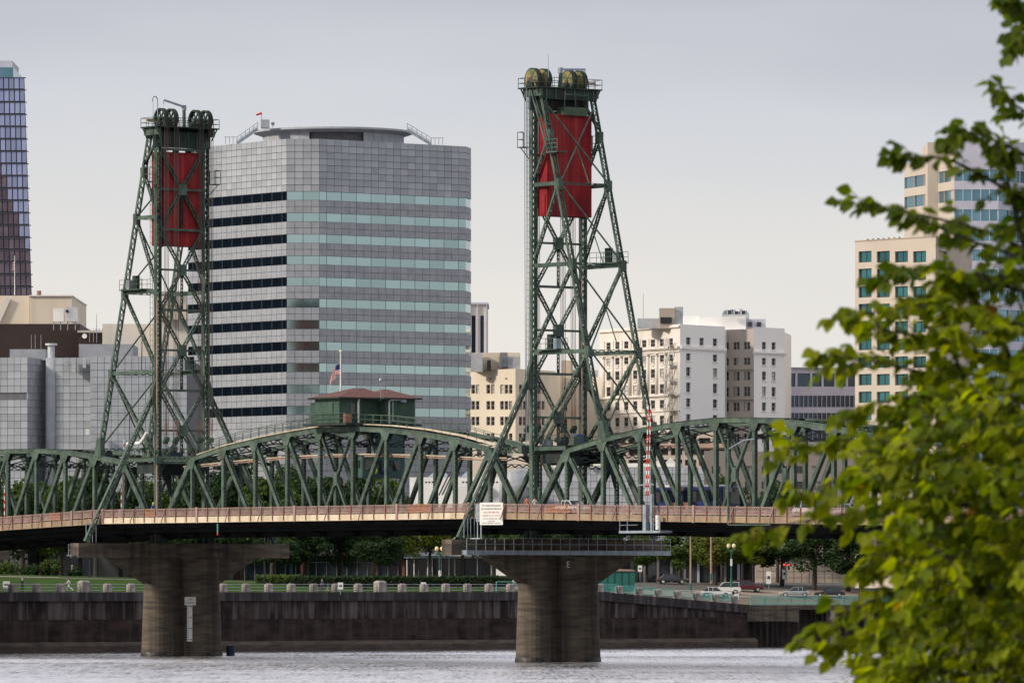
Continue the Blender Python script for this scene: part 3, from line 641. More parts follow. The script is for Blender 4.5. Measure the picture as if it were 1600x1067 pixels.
# ------------------------------------------------------------------ piers
def pier(a0, label, blo=-11.7, bhi=17.5, walkway=False):
    p = thing('bridge_pier', (a0, W / 2, 0), label, 'bridge pier', 'concrete piers in the river', bridge=True)
    for b in (0, W):
        m = MB(); rings = [(-3, 2.02), (.0, 1.98), (.35, 1.95), (2.2, 1.88), (4.5, 1.80), (7.0, 1.72), (8.85, 1.66), (8.9, 1.6), (11.6, 1.58)]; ns = 24
        for z, r in rings: m.v += [V((a0 + r * math.cos(2 * math.pi * k / ns), b + r * math.sin(2 * math.pi * k / ns), z)) for k in range(ns)]
        for i in range(len(rings) - 1): m.f += [(i * ns + k, i * ns + (k + 1) % ns, (i + 1) * ns + (k + 1) % ns, (i + 1) * ns + k) for k in range(ns)]
        m.build('shaft', 'concrete', p)
        m = MB(); wr = [(-3, 2.06), (.18, 2.03), (.5, 1.965)]
        for z, r in wr: m.v += [V((a0 + r * math.cos(2 * math.pi * k / ns), b + r * math.sin(2 * math.pi * k / ns), z + (.08 * math.sin(k * 2.1 + b) if z > 0 else 0))) for k in range(ns)]
        for i in range(2): m.f += [(i * ns + k, i * ns + (k + 1) % ns, (i + 1) * ns + (k + 1) % ns, (i + 1) * ns + k) for k in range(ns)]
        m.build('tide_mark', 'wetstone', p)
    MB().prism([(a0 - .85, 0, -3), (a0 + .85, 0, -3), (a0 + .75, 0, 11.5), (a0 - .75, 0, 11.5)], (0, 2.7, 0)).build('web_wall', 'concrete', p)
    MB().prism([(a0 - 1.75, 2.7, -3), (a0 + 1.75, 2.7, -3), (a0 + 1.45, 2.7, 11.5), (a0 - 1.45, 2.7, 11.5)], (0, W - 2.7, 0)).build('web_wall', 'concrete', p)
    MB().box(a0 - .9, a0 + .9, blo, bhi, 11.6, 13.3).build('cross_arm', 'concrete', p)
    MB().box(a0 - 1.3, a0 + 1.3, -1.6, W + 1.6, 11.55, 13.34).build('cap_block', 'concrete', p)
    MB().prism([(a0 - .75, -1.3, 8.4), (a0 - .75, -1.3, 11.59), (a0 - .75, -6.6, 11.59), (a0 - .75, -6.3, 11.2)], (1.5, 0, 0)).build('haunch', 'concrete', p, fix=True)
    MB().prism([(a0 - .75, W + 1.3, 8.4), (a0 - .75, W + 1.3, 11.59), (a0 - .75, W + 6.6, 11.59), (a0 - .75, W + 6.3, 11.2)], (1.5, 0, 0)).build('haunch', 'concrete', p, fix=True)
    for b in (0, W):
        for x in (-.8, .8): MB().box(a0 + x - .35, a0 + x + .35, b - .4, b + .4, 13.34, 14.35).build('bearing', 'steel_dark', p)
    if walkway:
        MB().box(a0 + .95, a0 + 2.0, blo + 1.2, bhi, 11.65, 12.15).build('walkway_floor', 'galv', p)
        m = MB(); nn = 22
        for i in range(nn + 1):
            b = blo + 1.25 + (bhi - blo - 1.3) * i / nn; m.beam((a0 + 1.95, b, 12.15), (a0 + 1.95, b, 13.45), .06, .06)
        for z in (12.8, 13.45): m.beam((a0 + 1.95, blo + 1.25, z), (a0 + 1.95, bhi, z), .06, .06)
        m.build('walkway_railing', 'galv', p)
    else:
        m = MB()
        for z in (11.9, 12.5, 13.1): m.beam((a0, blo, z), (a0, blo - .8, z), .06, .06)
        m.beam((a0, blo - .8, 11.8), (a0, blo - .8, 13.2), .06, .06).beam((a0 - .5, blo - .4, 11.85), (a0 + .5, blo - .4, 11.85), .1, .7).build('end_guard', 'galv', p)
    return p
pier(.0, 'concrete twin-shaft pier under the right tower with steel walkway on its arm', walkway=True)
pl = pier(LB, 'concrete twin-shaft pier under the left tower with bare cantilever arms', -11.7, 18.3)
pier(-140.5, 'concrete pier arm end behind the sea wall at the left edge of the photo', -12.5, 21)
pier(71, 'concrete pier under the right fixed span behind the foreground leaves')
# ================================================================== operator house on the lift span
oh = thing('operator_house', (-36.5, W / 2, 26.7), 'dark green clapboard operator house with brown hip roof on top of the lift span', 'operator house', bridge=True)
def clap(a0, a1, b0, b1, z0, z1, name='wall', m='clap'):
    mb = MB().box(a0, a1, b0, b1, z0, z1); o = mb.build(name, m, oh)
    n = int((z1 - z0) / .24); k = MB()
    for i in range(n):                       # lapped boards
        z = z0 + i * .24; k.prism([(a1, b0 - .001, z), (a1 + .05, b0 - .05, z), (a1 + .012, b0 - .012, z + .23), (a1, b0, z + .23)], (0, 0, 0.0001)) if False else None
        k.box(a0, a1 + .035, b0 - .035, b1, z, z + .17)
    k.build('clapboard', m, o)
clap(-39.1, -34.3, -1.6, 1.5, 26.75, 29.5)
clap(-39.2, -35.1, 1.5, 4.4, 26.76, 29.51, m='clap')
clap(-39.1, -33.6, 4.4, 8.4, 26.75, 29.5)
clap(-40.6, -39.15, -1.2, 1.2, 26.75, 29.0, 'lean_to')
MB().box(-40.7, -39.1, -1.4, 1.3, 29.04, 29.12).build('lean_to_roof', 'clap_dk', oh)
def hip(a0, a1, b0, b1, z0, r0, r1):
    e = [(a0, b0, z0), (a1, b0, z0), (a1, b1, z0), (a0, b1, z0)]; m = MB()
    m.add(e + [r0, r1], [(0, 1, 4), (1, 2, 5, 4), (2, 3, 5), (3, 0, 4, 5), (3, 2, 1, 0)]); o = m.build('roof', 'roofred', oh, fix=True)
    MB().box(a0 - .02, a1 + .02, b0 - .02, b1 + .02, z0 - .16, z0 - .01).build('gutter', 'steel_dark', o)
hip(-39.7, -33.6, -2.2, 5.6, 29.62, (-36.7, 1.9, 30.75), (-36.7, 3.4, 30.8)); hip(-39.65, -32.9, 3.6, 9.0, 29.63, (-36.4, 5.9, 30.7), (-36.4, 6.6, 30.7))
MB().box(-36.2, -35.6, -1.68, -1.6, 27.5, 29.0).build('shutter', 'clap', oh)
MB().box(-35.5, -35.4, -1.7, -1.6, 27.5, 29.0).build('shutter', 'clap', oh)
MB().box(-34.25, -34.2, -.2, .6, 27.6, 28.9).build('window', 'dkglass', oh)
MB().tube([(-34.1, 1.0, 29.4), (-34.0, .8, 29.1), (-34.0, .8, 26.4)], .12, 8).build('downpipe', 'white', oh)
MB().tube([(-33.3, 4.6, 26.5), (-33.3, 4.6, 29.2), (-33.3, 4.9, 29.4), (-33.3, 6.2, 29.4)], .07, 8).build('lamp_arm', 'white', oh)
MB().box(-33.5, -33.1, 6.2, 6.9, 29.15, 29.6).build('lamp_head', 'galv', oh)
MB().box(-33.55, -33.5, 5.2, 5.35, 27, 29.4).build('conduit', 'galv', oh)
MB().cyl((-33.6, 3.6, 29.3), (-33.6, 3.6, 32.2), .04, .02, 6).ball((-33.6, 3.6, 31.6), .15, 8, 1.6).build('antenna', 'galv', oh)
# floor frame and the lower cabin hung between the trusses
MB().box(-41, -32.6, -1.9, 8.7, 26.45, 26.7).build('floor_frame', 'steel_dark', oh)
MB().box(-34.4, -33.0, 3.4, 6.4, 22.9, 26.44).build('stair_shaft', 'clap_dk', oh)
MB().box(-34.2, -32.7, .45, 6.35, 20.5, 22.95).build('cabin', 'clap_dk', oh)
MB().box(-34.25, -32.6, .4, 6.4, 22.96, 23.1).build('cabin_roof', 'steel_dark', oh)
MB().box(-34.1, -32.85, .41, .447, 20.6, 22.9).build('cabin_side', 'clap', oh)  # lighter sheet puts the sun on the near face into its colour
for x in (-33.85, -33.35): MB().box(x, x + .3, .38, .408, 21.6, 22.5).build('window', 'dkglass', oh)
for y in (.8, 2.1, 3.4, 4.7): MB().box(-32.69, -32.65, y, y + 1.0, 21.4, 22.5).build('window', 'dkglass', oh)
for i, (y, m) in enumerate(((1.75, 'yellow'), (2.0, 'hivis'), (3.1, 'blue'))): MB().ball((-32.4, y, 21.3), .28, 10, 1.4).build('life_ring', m, oh)
m = MB()
for y in (-1.7, 8.6):
    pass
for x in (-41, -32.7): 
    for h in (.55, 1.1): m.cyl((x, -1.9, 26.7 + h), (x, -.4, 26.7 + h), .035, .035, 5)
for h in (.55, 1.1): m.cyl((-41, -1.9, 26.7 + h), (-32.7, -1.9, 26.7 + h), .035, .035, 5)
for i in range(8): m.cyl((-41 + i * 1.18, -1.9, 26.7), (-41 + i * 1.18, -1.9, 27.8), .035, .035, 5)
m.build('balcony_railing', 'steel', oh)
MB().box(-34.2, -33.6, -1.2, -.4, 26.72, 27.7).build('cabinet', 'rail_post', oh)

# flag on its pole, half way down
fp = thing('flagpole', (-40.0, 2.6, 26.75), 'white flagpole beside the operator house roof flying a small drooping flag', 'flagpole', bridge=True)
MB().cyl((-40.0, 2.6, 26.75), (-40.0, 2.6, 34.95), .11, .07, 10).build('pole', 'white', fp); MB().ball((-40.0, 2.6, 35.05), .16, 8).build('finial', 'lampglobe', fp)
def flag(root, p0, wd, ht, drop, name='flag'):
    """drooping striped flag: seven red and six white stripe meshes and a blue canton"""
    def pt(s, t):                            # s along the fly, t down the hoist
        x = s * wd * .42; return V((p0[0] - x * .6 + .12 * math.sin(s * 9 + t * 3), p0[1] - x * .8 + .10 * math.cos(s * 11), p0[2] - t * ht - s * s * drop))
    for k in range(13):
        m = MB()
        for j in range(10):
            if k < 7 and j < 4: continue
            m.poly([pt(j / 10, k / 13), pt((j + 1) / 10, k / 13), pt((j + 1) / 10, (k + 1) / 13), pt(j / 10, (k + 1) / 13)])
        m.build('stripe', 'redpaint' if k % 2 == 0 else 'white', root)
    m = MB()
    for k in range(7):
        for j in range(4): m.poly([pt(j / 10, k / 13), pt((j + 1) / 10, k / 13), pt((j + 1) / 10, (k + 1) / 13), pt(j / 10, (k + 1) / 13)])
    m.build('canton', 'blue', root)
flag(fp, (-40.1, 2.5, 33.6), 2.4, 1.2, 1.5)

# ------------------------------------------------------------------ text helper
def text(body, size, m, root, loc, rot, name='lettering', align='CENTER'):
    cu = bpy.data.curves.new('txt', 'FONT'); cu.body = body; cu.size = size; cu.align_x = align; cu.extrude = .004; cu.resolution_u = 2
    o = bpy.data.objects.new('txt', cu); COL.objects.link(o); bpy.context.view_layer.update()
    me = bpy.data.meshes.new_from_object(o.evaluated_get(bpy.context.evaluated_depsgraph_get())); bpy.data.objects.remove(o)
    me.materials.clear(); me.materials.append(MAT[m]); q = bpy.data.objects.new(name, me); COL.objects.link(q)
    q.parent = root; q.location = V(loc) - BASE[root.name]; q.rotation_euler = rot; return q
# white notice board on posts on the right pier's arm
AB = 3.4
nb = thing('notice_board', (AB, -9.7, 13.3), 'white square notice board with red and black lettering on posts beside the right pier arm', 'sign', bridge=True)
# the board faces along +a turned a little to the river
rzb = R(25)
def nbp(x, y, z): return V((AB, -9.7, 0)) + V((math.cos(rzb) * x - math.sin(rzb) * y, math.sin(rzb) * x + math.cos(rzb) * y, z))
def nbox(x0, x1, y0, y1, z0, z1): 
    P = [nbp(x, y, z) for z in (z0, z1) for x, y in ((x0, y0), (x1, y0), (x1, y1), (x0, y1))]
    return MB().add(P, [(0, 3, 2, 1), (4, 5, 6, 7), (0, 1, 5, 4), (1, 2, 6, 5), (2, 3, 7, 6), (3, 0, 4, 7)])
mat('signwhite', (.80, .78, .72), (.74, .72, .66), .8, .5)
mat('signblack', (.02, .02, .02), None, 2, .6); mat('signred', (.55, .04, .04), None, 2, .6)
nbox(-.05, 2.75, -.04, .04, 14.85, 17.25).build('board', 'signwhite', nb)
nbox(-.6, -.1, .1, .5, 15.2, 17.05).build('side_board', 'galv', nb)
for x in (-.45, -.02): nbox(x, x + .1, .06, .16, 13.3, 17.0).build('sign_post', 'galv', nb)
rt = (R(90), 0, rzb)
MB().beam((1.9, -10, 13.4), (AB, -9.7, 13.4), .12, .12).beam((1.9, -9.2, 13.4), (AB + .2, -9.6, 13.4), .12, .12).build('bracket', 'galv', nb)
for t, s, z, m in (('TO OPEN BURNSIDE', .25, 16.83, 'signblack'), ('OR MORRISON BRIDGES', .23, 16.5, 'signblack'), ('CALL 503 988-3452', .24, 16.12, 'signred'), ('MARINE CH. 13 & 430-127', .19, 15.78, 'signred'),
                   ('1 HR NOTICE WEEKDAYS 8AM - 5PM', .135, 15.47, 'signblack'), ('2 HR NOTICE', .15, 15.2, 'signblack'), ('NIGHTS, WEEKENDS & HOLIDAYS', .145, 15.0, 'signblack')):
    text(t, s, m, nb, nbp(1.35, -.05, z), rt)
# river gauge on the left pier
rg = thing('river_gauge', (LB + 1.4, 3.4, 1.8), 'white numbered water gauge board with small sign fixed to the left pier', 'gauge', bridge=True)
ga = LB + 1.78
MB().box(ga - .1, ga, 3.0, 3.72, 1.75, 6.0).build('gauge_board', 'signwhite', rg)
MB().box(ga - .3, ga + .02, 2.75, 4.2, 6.02, 7.0).build('sign_panel', 'signwhite', rg)
rg2 = (R(90), 0, R(90))
text('LOW', .3, 'signblack', rg, (ga + .03, 3.37, 6.6), rg2); text('CLEARANCE', .24, 'signblack', rg, (ga + .03, 3.37, 6.25), rg2)
for i in range(16): MB().box(ga + .002, ga + .01, 3.02, 3.02 + (.3 if i % 5 == 0 else .15), 1.95 + i * .26, 2.03 + i * .26).build('tick', 'signblack', rg)
for i, t in enumerate(('45', '50', '55', '60')): text(t, .3, 'signblack', rg, (ga + .01, 3.52, 1.88 + i * 1.3), rg2)
text('E', 1.0, 'white', [o for o in COL.objects if o.name.startswith('bridge_pier') and 'right tower' in o['label']][0], (1.52, 3.6, 10.3), rg2)

# ------------------------------------------------------------------ crossing gates
def gate(a, b, label, h=9.5, lean=.04, n=2):
    z = zdeck(a) - .1; t = thing('crossing_gate', (a, b, z), label, 'crossing gate', 'red and white traffic gates on the bridge', bridge=True)
    MB().box(a - .26, a + .26, b - .25, b + .25, z - (1.5 if n == 2 else 0), z + 1.2).build('gate_cabinet', 'galv', t)
    if n == 2:
        MB().box(a + .9, a + 1.15, b - .15, b + .15, z - 1.5, z + 2.3).build('counter_arm', 'galv', t)
        MB().cyl((a + 2.0, b, z - 1.4), (a + 2.0, b, z + .1), .25, .25, 10).build('light_drum', 'white', t)
        m = MB().box(a - 3.6, a + 3.4, b - .8, b + .8, z - 1.75, z - 1.5)
        for x in (-3.5, -2.2, 2.2, 3.3):
            m.beam((a + x, b - .75, z - 1.5), (a + x, b - .75, z - .3), .06, .06)
        for hh in (-.9, -.3): m.beam((a - 3.5, b - .75, z + hh), (a - .5, b - .75, z + hh), .05, .05).beam((a + 2.2, b - .75, z + hh), (a + 3.3, b - .75, z + hh), .05, .05)
        m.build('gate_platform', 'galv', t)
        MB().beam((a - 1.4, b, z + 3.25), (a + 1.3, b, z + 3.3), .12, .12).build('cross_bar', 'galv', t)
    for k in range(n):
        p = V((a + k * .36, b, z + (2.2 if n == 2 else 1.0))); q = p + V((lean * h + k * .1, 0, h))
        segs = int(h / .42)
        for i in range(segs):
            MB().beam(p.lerp(q, i / segs), p.lerp(q, (i + 1) / segs), .07, .11, S_).build('arm_band', 'redpaint' if i % 2 == 0 else 'white', t)
        if n == 2:
            for i in range(4): c = p.lerp(q, .1 + i * .26); MB().cyl(c + V((.02, -.1, 0)), c + V((.02, -.2, 0)), .10, .10, 8).build('warning_lamp', 'redpaint', t)
gate(31.3, -8.9, 'tall pair of red and white gate arms right of the right tower', 9.3)
gate(-73.6, -5.2, 'small red and white gate arm standing just left of the left tower column', 3.6, 0, 1)
gate(-95.2, 9.5, 'red and white gate arm tip showing above the left span chord', 9.6, -.02, 1)
gate(-98.0, -6.0, 'red and white gate arm at the far left of the bridge deck', 3.6, 0, 1)
# lamp post with arm beside the right span
lp = thing('deck_lamp_post', (44.6, -8.6, 13.6), 'slim green lamp post with bracket arm outside the right railing', 'lamp post', bridge=True)
MB().cyl((44.6, -8.6, 14.6), (44.6, -8.6, 23.4), .13, .1, 8).build('pole', 'steel', lp)
MB().beam((44.6, -8.6, 14.55), (51.5, -8.6, 14.5), .12, .1).build('foot_beam', 'steel', lp)
MB().tube([(44.6, -8.6, 22.3), (46.4, -8.0, 23.2), (47.6, -7.6, 23.3)], .06, 6).build('lamp_arm', 'galv', lp)
MB().box(44.9, 45.5, -8.8, -8.4, 17.9, 18.3).build('camera_box', 'black', lp)

# ------------------------------------------------------------------ vehicles
def wheel(root, x, y, z, r, wd=.22, outer=-1):
    t = MB().cyl((x, y - wd / 2, z), (x, y + wd / 2, z), r, r, 16).build('wheel', 'tyre', root)
    MB().cyl((x, y - wd / 2 - .01, z), (x, y + wd / 2 + .01, z), r * .6, r * .6, 12).build('rim', 'chrome', t)
def car(loc, rz, paint, label, cat='car', L=4.5, Wd=1.8, H=1.45, suv=False, group=None):
    c = thing('parked_car' if group else 'car', loc, label, cat, group, rz); BASE[c.name] = V((0, 0, 0))
    h1 = H * .58; hw = Wd / 2
    prof = [(-L / 2, .35), (-L / 2 + .05, h1 * .92), (-L / 2 + .35, h1), (L / 2 - 1.3, h1), (L / 2 - .15, h1 * .82), (L / 2, .6), (L / 2, .35)]
    m = MB(); bm = [(x, -hw, z) for x, z in prof]; m.prism(bm, (0, Wd, 0)); b = m.build('body', paint, c, fix=True)
    md = b.modifiers.new('b', 'BEVEL'); md.width = .09; md.segments = 2
    x0, x1, x2, x3 = (-L / 2 + .1, -L / 2 + .35, L / 2 - 2.0, L / 2 - 1.15) if suv else (-L / 2 + .45, -L / 2 + 1.15, L / 2 - 2.1, L / 2 - 1.2)
    cab = [(x0, -hw * .94, h1), (x1, -hw * .78, H - .06), (x2, -hw * .78, H - .06), (x3, -hw * .94, h1)]
    m = MB(); r = [(x, -y, z) for x, y, z in cab]; m.add(cab + r, [(0, 3, 2, 1), (4, 5, 6, 7), (0, 1, 5, 4), (1, 2, 6, 5), (2, 3, 7, 6)]); m.build('windows', 'dkglass', c, fix=True)
    MB().box(x1 - .05, x2 + .1, -hw * .8, hw * .8, H - .06, H).build('roof', paint, c)
    for x in (x1, (x1 + x2) / 2, x2):
        for g in (-1, 1): MB().beam((x, g * hw * .8, H - .05), (x + (.0 if x != x2 else .75), g * hw * .95, h1), .08, .05).build('pillar', paint, c)
    for x in (-L / 2 + .85, L / 2 - .9):
        for g in (-1, 1): wheel(c, x, g * (hw - .1), .33, .33)
    for g in (-1, 1):
        MB().box(L / 2 - .06, L / 2 + .01, g * hw * .75 - .18, g * hw * .75 + .18, .62, .76).build('headlight', 'chrome', c)
        MB().box(-L / 2 - .01, -L / 2 + .05, g * hw * .78 - .15, g * hw * .78 + .15, .65, .82).build('tail_light', 'redpaint', c)
    return c
mat('carwhite', (.75, .74, .72), (.7, .69, .67), .5, .25); mat('carsilver', (.42, .44, .46), (.38, .4, .42), .5, .25, .4); mat('carred', (.12, .015, .018), None, .5, .25); mat('cardark', (.03, .035, .04), None, .5, .25)
car(bw(10.2, -2.3, zdeck(10) + 0), ANG, 'carwhite', 'white car on the bridge deck just right of the right tower column')
car(bw(50.5, -2.3, zdeck(50)), ANG, 'carwhite', 'white car on the bridge deck among the leaves at right', suv=True, H=1.7)
car(bw(57.2, -2.4, zdeck(57)), ANG, 'carsilver', 'second pale car on the bridge deck nearest the right leaves')
# bus on the far lane
bs = thing('city_bus', (15.5, 10.3, zdeck(10)), 'blue and white city bus with dark windows seen through the right span', 'bus', bridge=True)
z = zdeck(12); a0, a1, y0, y1 = 9.6, 21.6, 9.0, 11.5
MB().box(a0, a1, y0, y1, z + .35, z + 1.35).build('lower_body', 'blue', bs)
MB().box(a0 + .06, a1 - .06, y0 + .06, y1 - .06, z + 1.35, z + 2.5).build('window_band', 'dkglass', bs)
b_ = MB().box(a0, a1, y0, y1, z + 2.5, z + 3.0).build('roof_band', 'blue', bs); b_.modifiers.new('b', 'BEVEL').width = .12
MB().box(a0 + .5, a1 - 2, y0 + .4, y1 - .4, z + 3.0, z + 3.2).build('roof_pod', 'white', bs)
for i in range(8): MB().box(a0 + .1 + i * 1.66, a0 + .22 + i * 1.66, y0 + .02, y0 + .058, z + 1.35, z + 2.5).build('window_pillar', 'blue', bs)
MB().box(a0 + 4.2, a0 + 5.4, y0 - .01, y0, z + 2.55, z + 2.95).build('destination_panel', 'orange_net', bs)
MB().box(a1, a1 + .02, y0 + .1, y1 - .1, z + 1.1, z + 2.75).build('windscreen', 'dkglass', bs)
MB().box(a0 + 2.5, a0 + 7, y0 - .012, y0 - .002, z + .5, z + 1.3).build('side_stripe', 'orange_net', bs)
for x in (a0 + 2.2, a1 - 2.6):
    for y in (y0 + .15, y1 - .15): wheel(bs, x, y, z + .5, .5, .28)
for y in (y0 + .4, y1 - .4): MB().box(a1 + .001, a1 + .03, y - .15, y + .15, z + .7, z + .9).build('headlight', 'lampglobe', bs)

# ------------------------------------------------------------------ people
def body_mesh(pose):
    J = {'pel': (0, 0, .96, .13), 'sp': (0, .01, 1.18, .13), 'ch': (0, 0, 1.38, .15), 'nk': (0, .01, 1.53, .06), 'hd': (0, .03, 1.65, .10), 'tp': (0, .02, 1.74, .07)}
    E = [('pel', 'sp'), ('sp', 'ch'), ('ch', 'nk'), ('nk', 'hd'), ('hd', 'tp')]
    stride = {'stand': .02, 'walk': .2, 'run': .34}[pose]
    for g, s in ((1, 'l'), (-1, 'r')):
        f = stride * g
        kz = .5 + (.08 if pose == 'run' and g < 0 else 0)
        J.update({'sh' + s: (g * .19, 0, 1.42, .07), 'el' + s: (g * .25, -f * .5, 1.15, .05), 'wr' + s: (g * .22, -f * .9 + .12 * (pose == 'run'), .95 + .22 * (pose == 'run'), .035), 'ha' + s: (g * .21, -f * 1.05 + .2 * (pose == 'run'), .88 + .27 * (pose == 'run'), .04),
                  'hp' + s: (g * .1, 0, .92, .10), 'kn' + s: (g * .1, f * .7 + .05, kz, .075), 'an' + s: (g * .1, f * 1.0 - (.35 if pose == 'run' and g < 0 else 0), .09 + (.25 if pose == 'run' and g < 0 else 0), .05), 'to' + s: (g * .1, f * 1.0 + .16 - (.35 if pose == 'run' and g < 0 else 0), .04 + (.18 if pose == 'run' and g < 0 else 0), .045)})
        E += [('ch', 'sh' + s), ('sh' + s, 'el' + s), ('el' + s, 'wr' + s), ('wr' + s, 'ha' + s), ('pel', 'hp' + s), ('hp' + s, 'kn' + s), ('kn' + s, 'an' + s), ('an' + s, 'to' + s)]
    ks = list(J); me = bpy.data.meshes.new('b'); me.from_pydata([J[k][:3] for k in ks], [(ks.index(a), ks.index(b)) for a, b in E], [])
    o = bpy.data.objects.new('b', me); COL.objects.link(o); o.modifiers.new('s', 'SKIN'); sd = o.modifiers.new('u', 'SUBSURF'); sd.levels = sd.render_levels = 1
    for i, k in enumerate(ks): r = J[k][3]; me.skin_vertices[0].data[i].radius = (r, r)
    me.skin_vertices[0].data[0].use_root = True; bpy.context.view_layer.update()
    m2 = bpy.data.meshes.new_from_object(o.evaluated_get(bpy.context.evaluated_depsgraph_get())); bpy.data.objects.remove(o); return m2
BODY = {p: body_mesh(p) for p in ('stand', 'walk', 'run')}
def person(loc, rz, pose, shirt, pants, label, helmet=None, scale=1):
    root = thing('person', loc, label, 'person', None, rz); BASE[root.name] = V((0, 0, 0))
    if scale != 1: root.scale = (scale,) * 3
    me = BODY[pose].copy(); me.materials.clear()
    for m in ('skin', shirt, pants, 'black'): me.materials.append(MAT[m])
    for p in me.polygons:
        c = p.center; p.use_smooth = True
        p.material_index = 0 if c.z > 1.5 or (abs(c.x) > .19 and c.z < 1.18) else (1 if c.z > .95 else (2 if c.z > .12 else 3))
    b = bpy.data.objects.new('body', me); COL.objects.link(b); b.parent = root
    MB().ball((0, 0, 1.71), .115, 10, .95).build('helmet' if helmet else 'hair', helmet or 'hair', root)
    m = MB()
    for g in (-1, 1): m.ball((g * .035, .125, 1.66), .014, 6)
    m.build('eyes', 'black', root); MB().beam((0, .12, 1.66), (0, .15, 1.62), .025, .025).build('nose', 'skin', root)
    return root
mat('shirt_o', (.75, .25, .12), None, 3, .8); mat('shirt_w', (.7, .66, .66), None, 3, .8); mat('navy', (.02, .03, .08), None, 3, .8); mat('shirt_b', (.04, .09, .25), None, 3, .8); mat('tealshirt', (.03, .3, .3), None, 3, .8)
person(bw(7.1, -6.2, zdeck(7)), ANG + 1.6, 'walk', 'shirt_o', 'navy', 'person in orange top walking on the bridge sidewalk')
person(bw(8.2, -6.0, zdeck(8)), ANG + 1.6, 'walk', 'shirt_w', 'navy', 'person in pale top walking beside the one in orange on the bridge')
person(bw(-65.2, -6.3, zdeck(-65)), ANG + 1.5, 'stand', 'shirt_b', 'navy', 'person in blue jacket and bright yellow helmet on the lift span', 'hivis')
person(bw(WALL - 3, 28.4, gz(WALL - 3, 28) + .03), 1.2, 'run', 'shirt_w', 'shirt_w', 'jogger in white clothes on the promenade by the left lawn')
person(bw(WALL - 2.6, 68.0, gz(WALL - 2.6, 66) + .03), 1.4, 'walk', 'shirt_b', 'navy', 'adult in dark blue walking on the promenade behind the sea wall')
person(bw(WALL - 2.6, 68.9, gz(WALL - 2.6, 67) + .03), 1.4, 'walk', 'tealshirt', 'skin', 'child in teal top walking beside the adult in blue', scale=.66)
person(bw(WALL - 2.6, 113.3, gz(WALL - 2.6, 113) + .03), 3.0, 'stand', 'shirt_o', 'shirt_w', 'person in pale orange top in front of the green kiosk')
person(bw(WALL - 2.2, 20.8, gz(WALL - 2.2, 21) + .03), 3.4, 'stand', 'cardark', 'navy', 'person in dark clothes and white hat leaning at the left parapet', 'white')
# ================================================================== buildings of the far bank
def xy(u, Y): return V(((u - 800) * Y / FPX, Y, 0))
class Face:
    """vertical wall plane from P to Q (left to right as seen); pixel helpers give metres along it and heights"""
    def __init__(s, P, Q): s.P, s.Q = V(P), V(Q); s.L = (s.Q - s.P).length; s.d = (s.Q - s.P) / s.L; s.n = V((s.d.y, -s.d.x, 0)); s.rz = math.atan2(s.d.y, s.d.x)
    def s_of(s, u):
        k = (u - 800) / FPX; return (k * s.P.y - s.P.x) / (s.d.x - k * s.d.y)
    def z_of(s, u, v): return HC + (HZ - v) * (s.P.y + s.d.y * s.s_of(u)) / FPX
    def pt(s, x, z, o=0): p = s.P + s.d * x + s.n * o; return V((p.x, p.y, z))
    def rect(s, u0, u1, v0, v1):
        um = (u0 + u1) / 2; return (s.s_of(u0), s.s_of(u1), s.z_of(um, v1), s.z_of(um, v0))
    def box(s, mb, x0, x1, z0, z1, o0, o1):
        P = [s.pt(x, z, o) for z in (z0, z1) for x, o in ((x0, o1), (x1, o1), (x1, o0), (x0, o0))]
        return mb.add(P, [(0, 3, 2, 1), (4, 5, 6, 7), (0, 1, 5, 4), (1, 2, 6, 5), (2, 3, 7, 6), (3, 0, 4, 7)])
BOXES = {}; WR = random.Random(4)
def unit_box(name, w_, h, t, m):
    key = (name, round(w_, 3), round(h, 3), round(t, 3), m)
    if key not in BOXES:
        me = MB().box(-w_ / 2, w_ / 2, -t, 0, 0, h).mesh(name); me.materials.append(MAT[m]); BOXES[key] = me
    return BOXES[key]
def frame_mesh(w_, h, m, cols=1, rows=2, t=.09):
    key = ('frame', round(w_, 2), round(h, 2), m, cols, rows)
    if key not in BOXES:
        b = MB()
        for i in range(cols + 1): x = -w_ / 2 + w_ * i / cols; x = min(max(x, -w_ / 2 + t / 2), w_ / 2 - t / 2); b.box(x - t / 2, x + t / 2, -.05, 0, 0, h)
        for i in range(rows + 1): z = h * i / rows; z = min(max(z, t / 2), h - t / 2); b.box(-w_ / 2, w_ / 2, -.045, 0, z - t / 2, z + t / 2)
        me = b.mesh('window_frame'); me.materials.append(MAT[m]); BOXES[key] = me
    return BOXES[key]
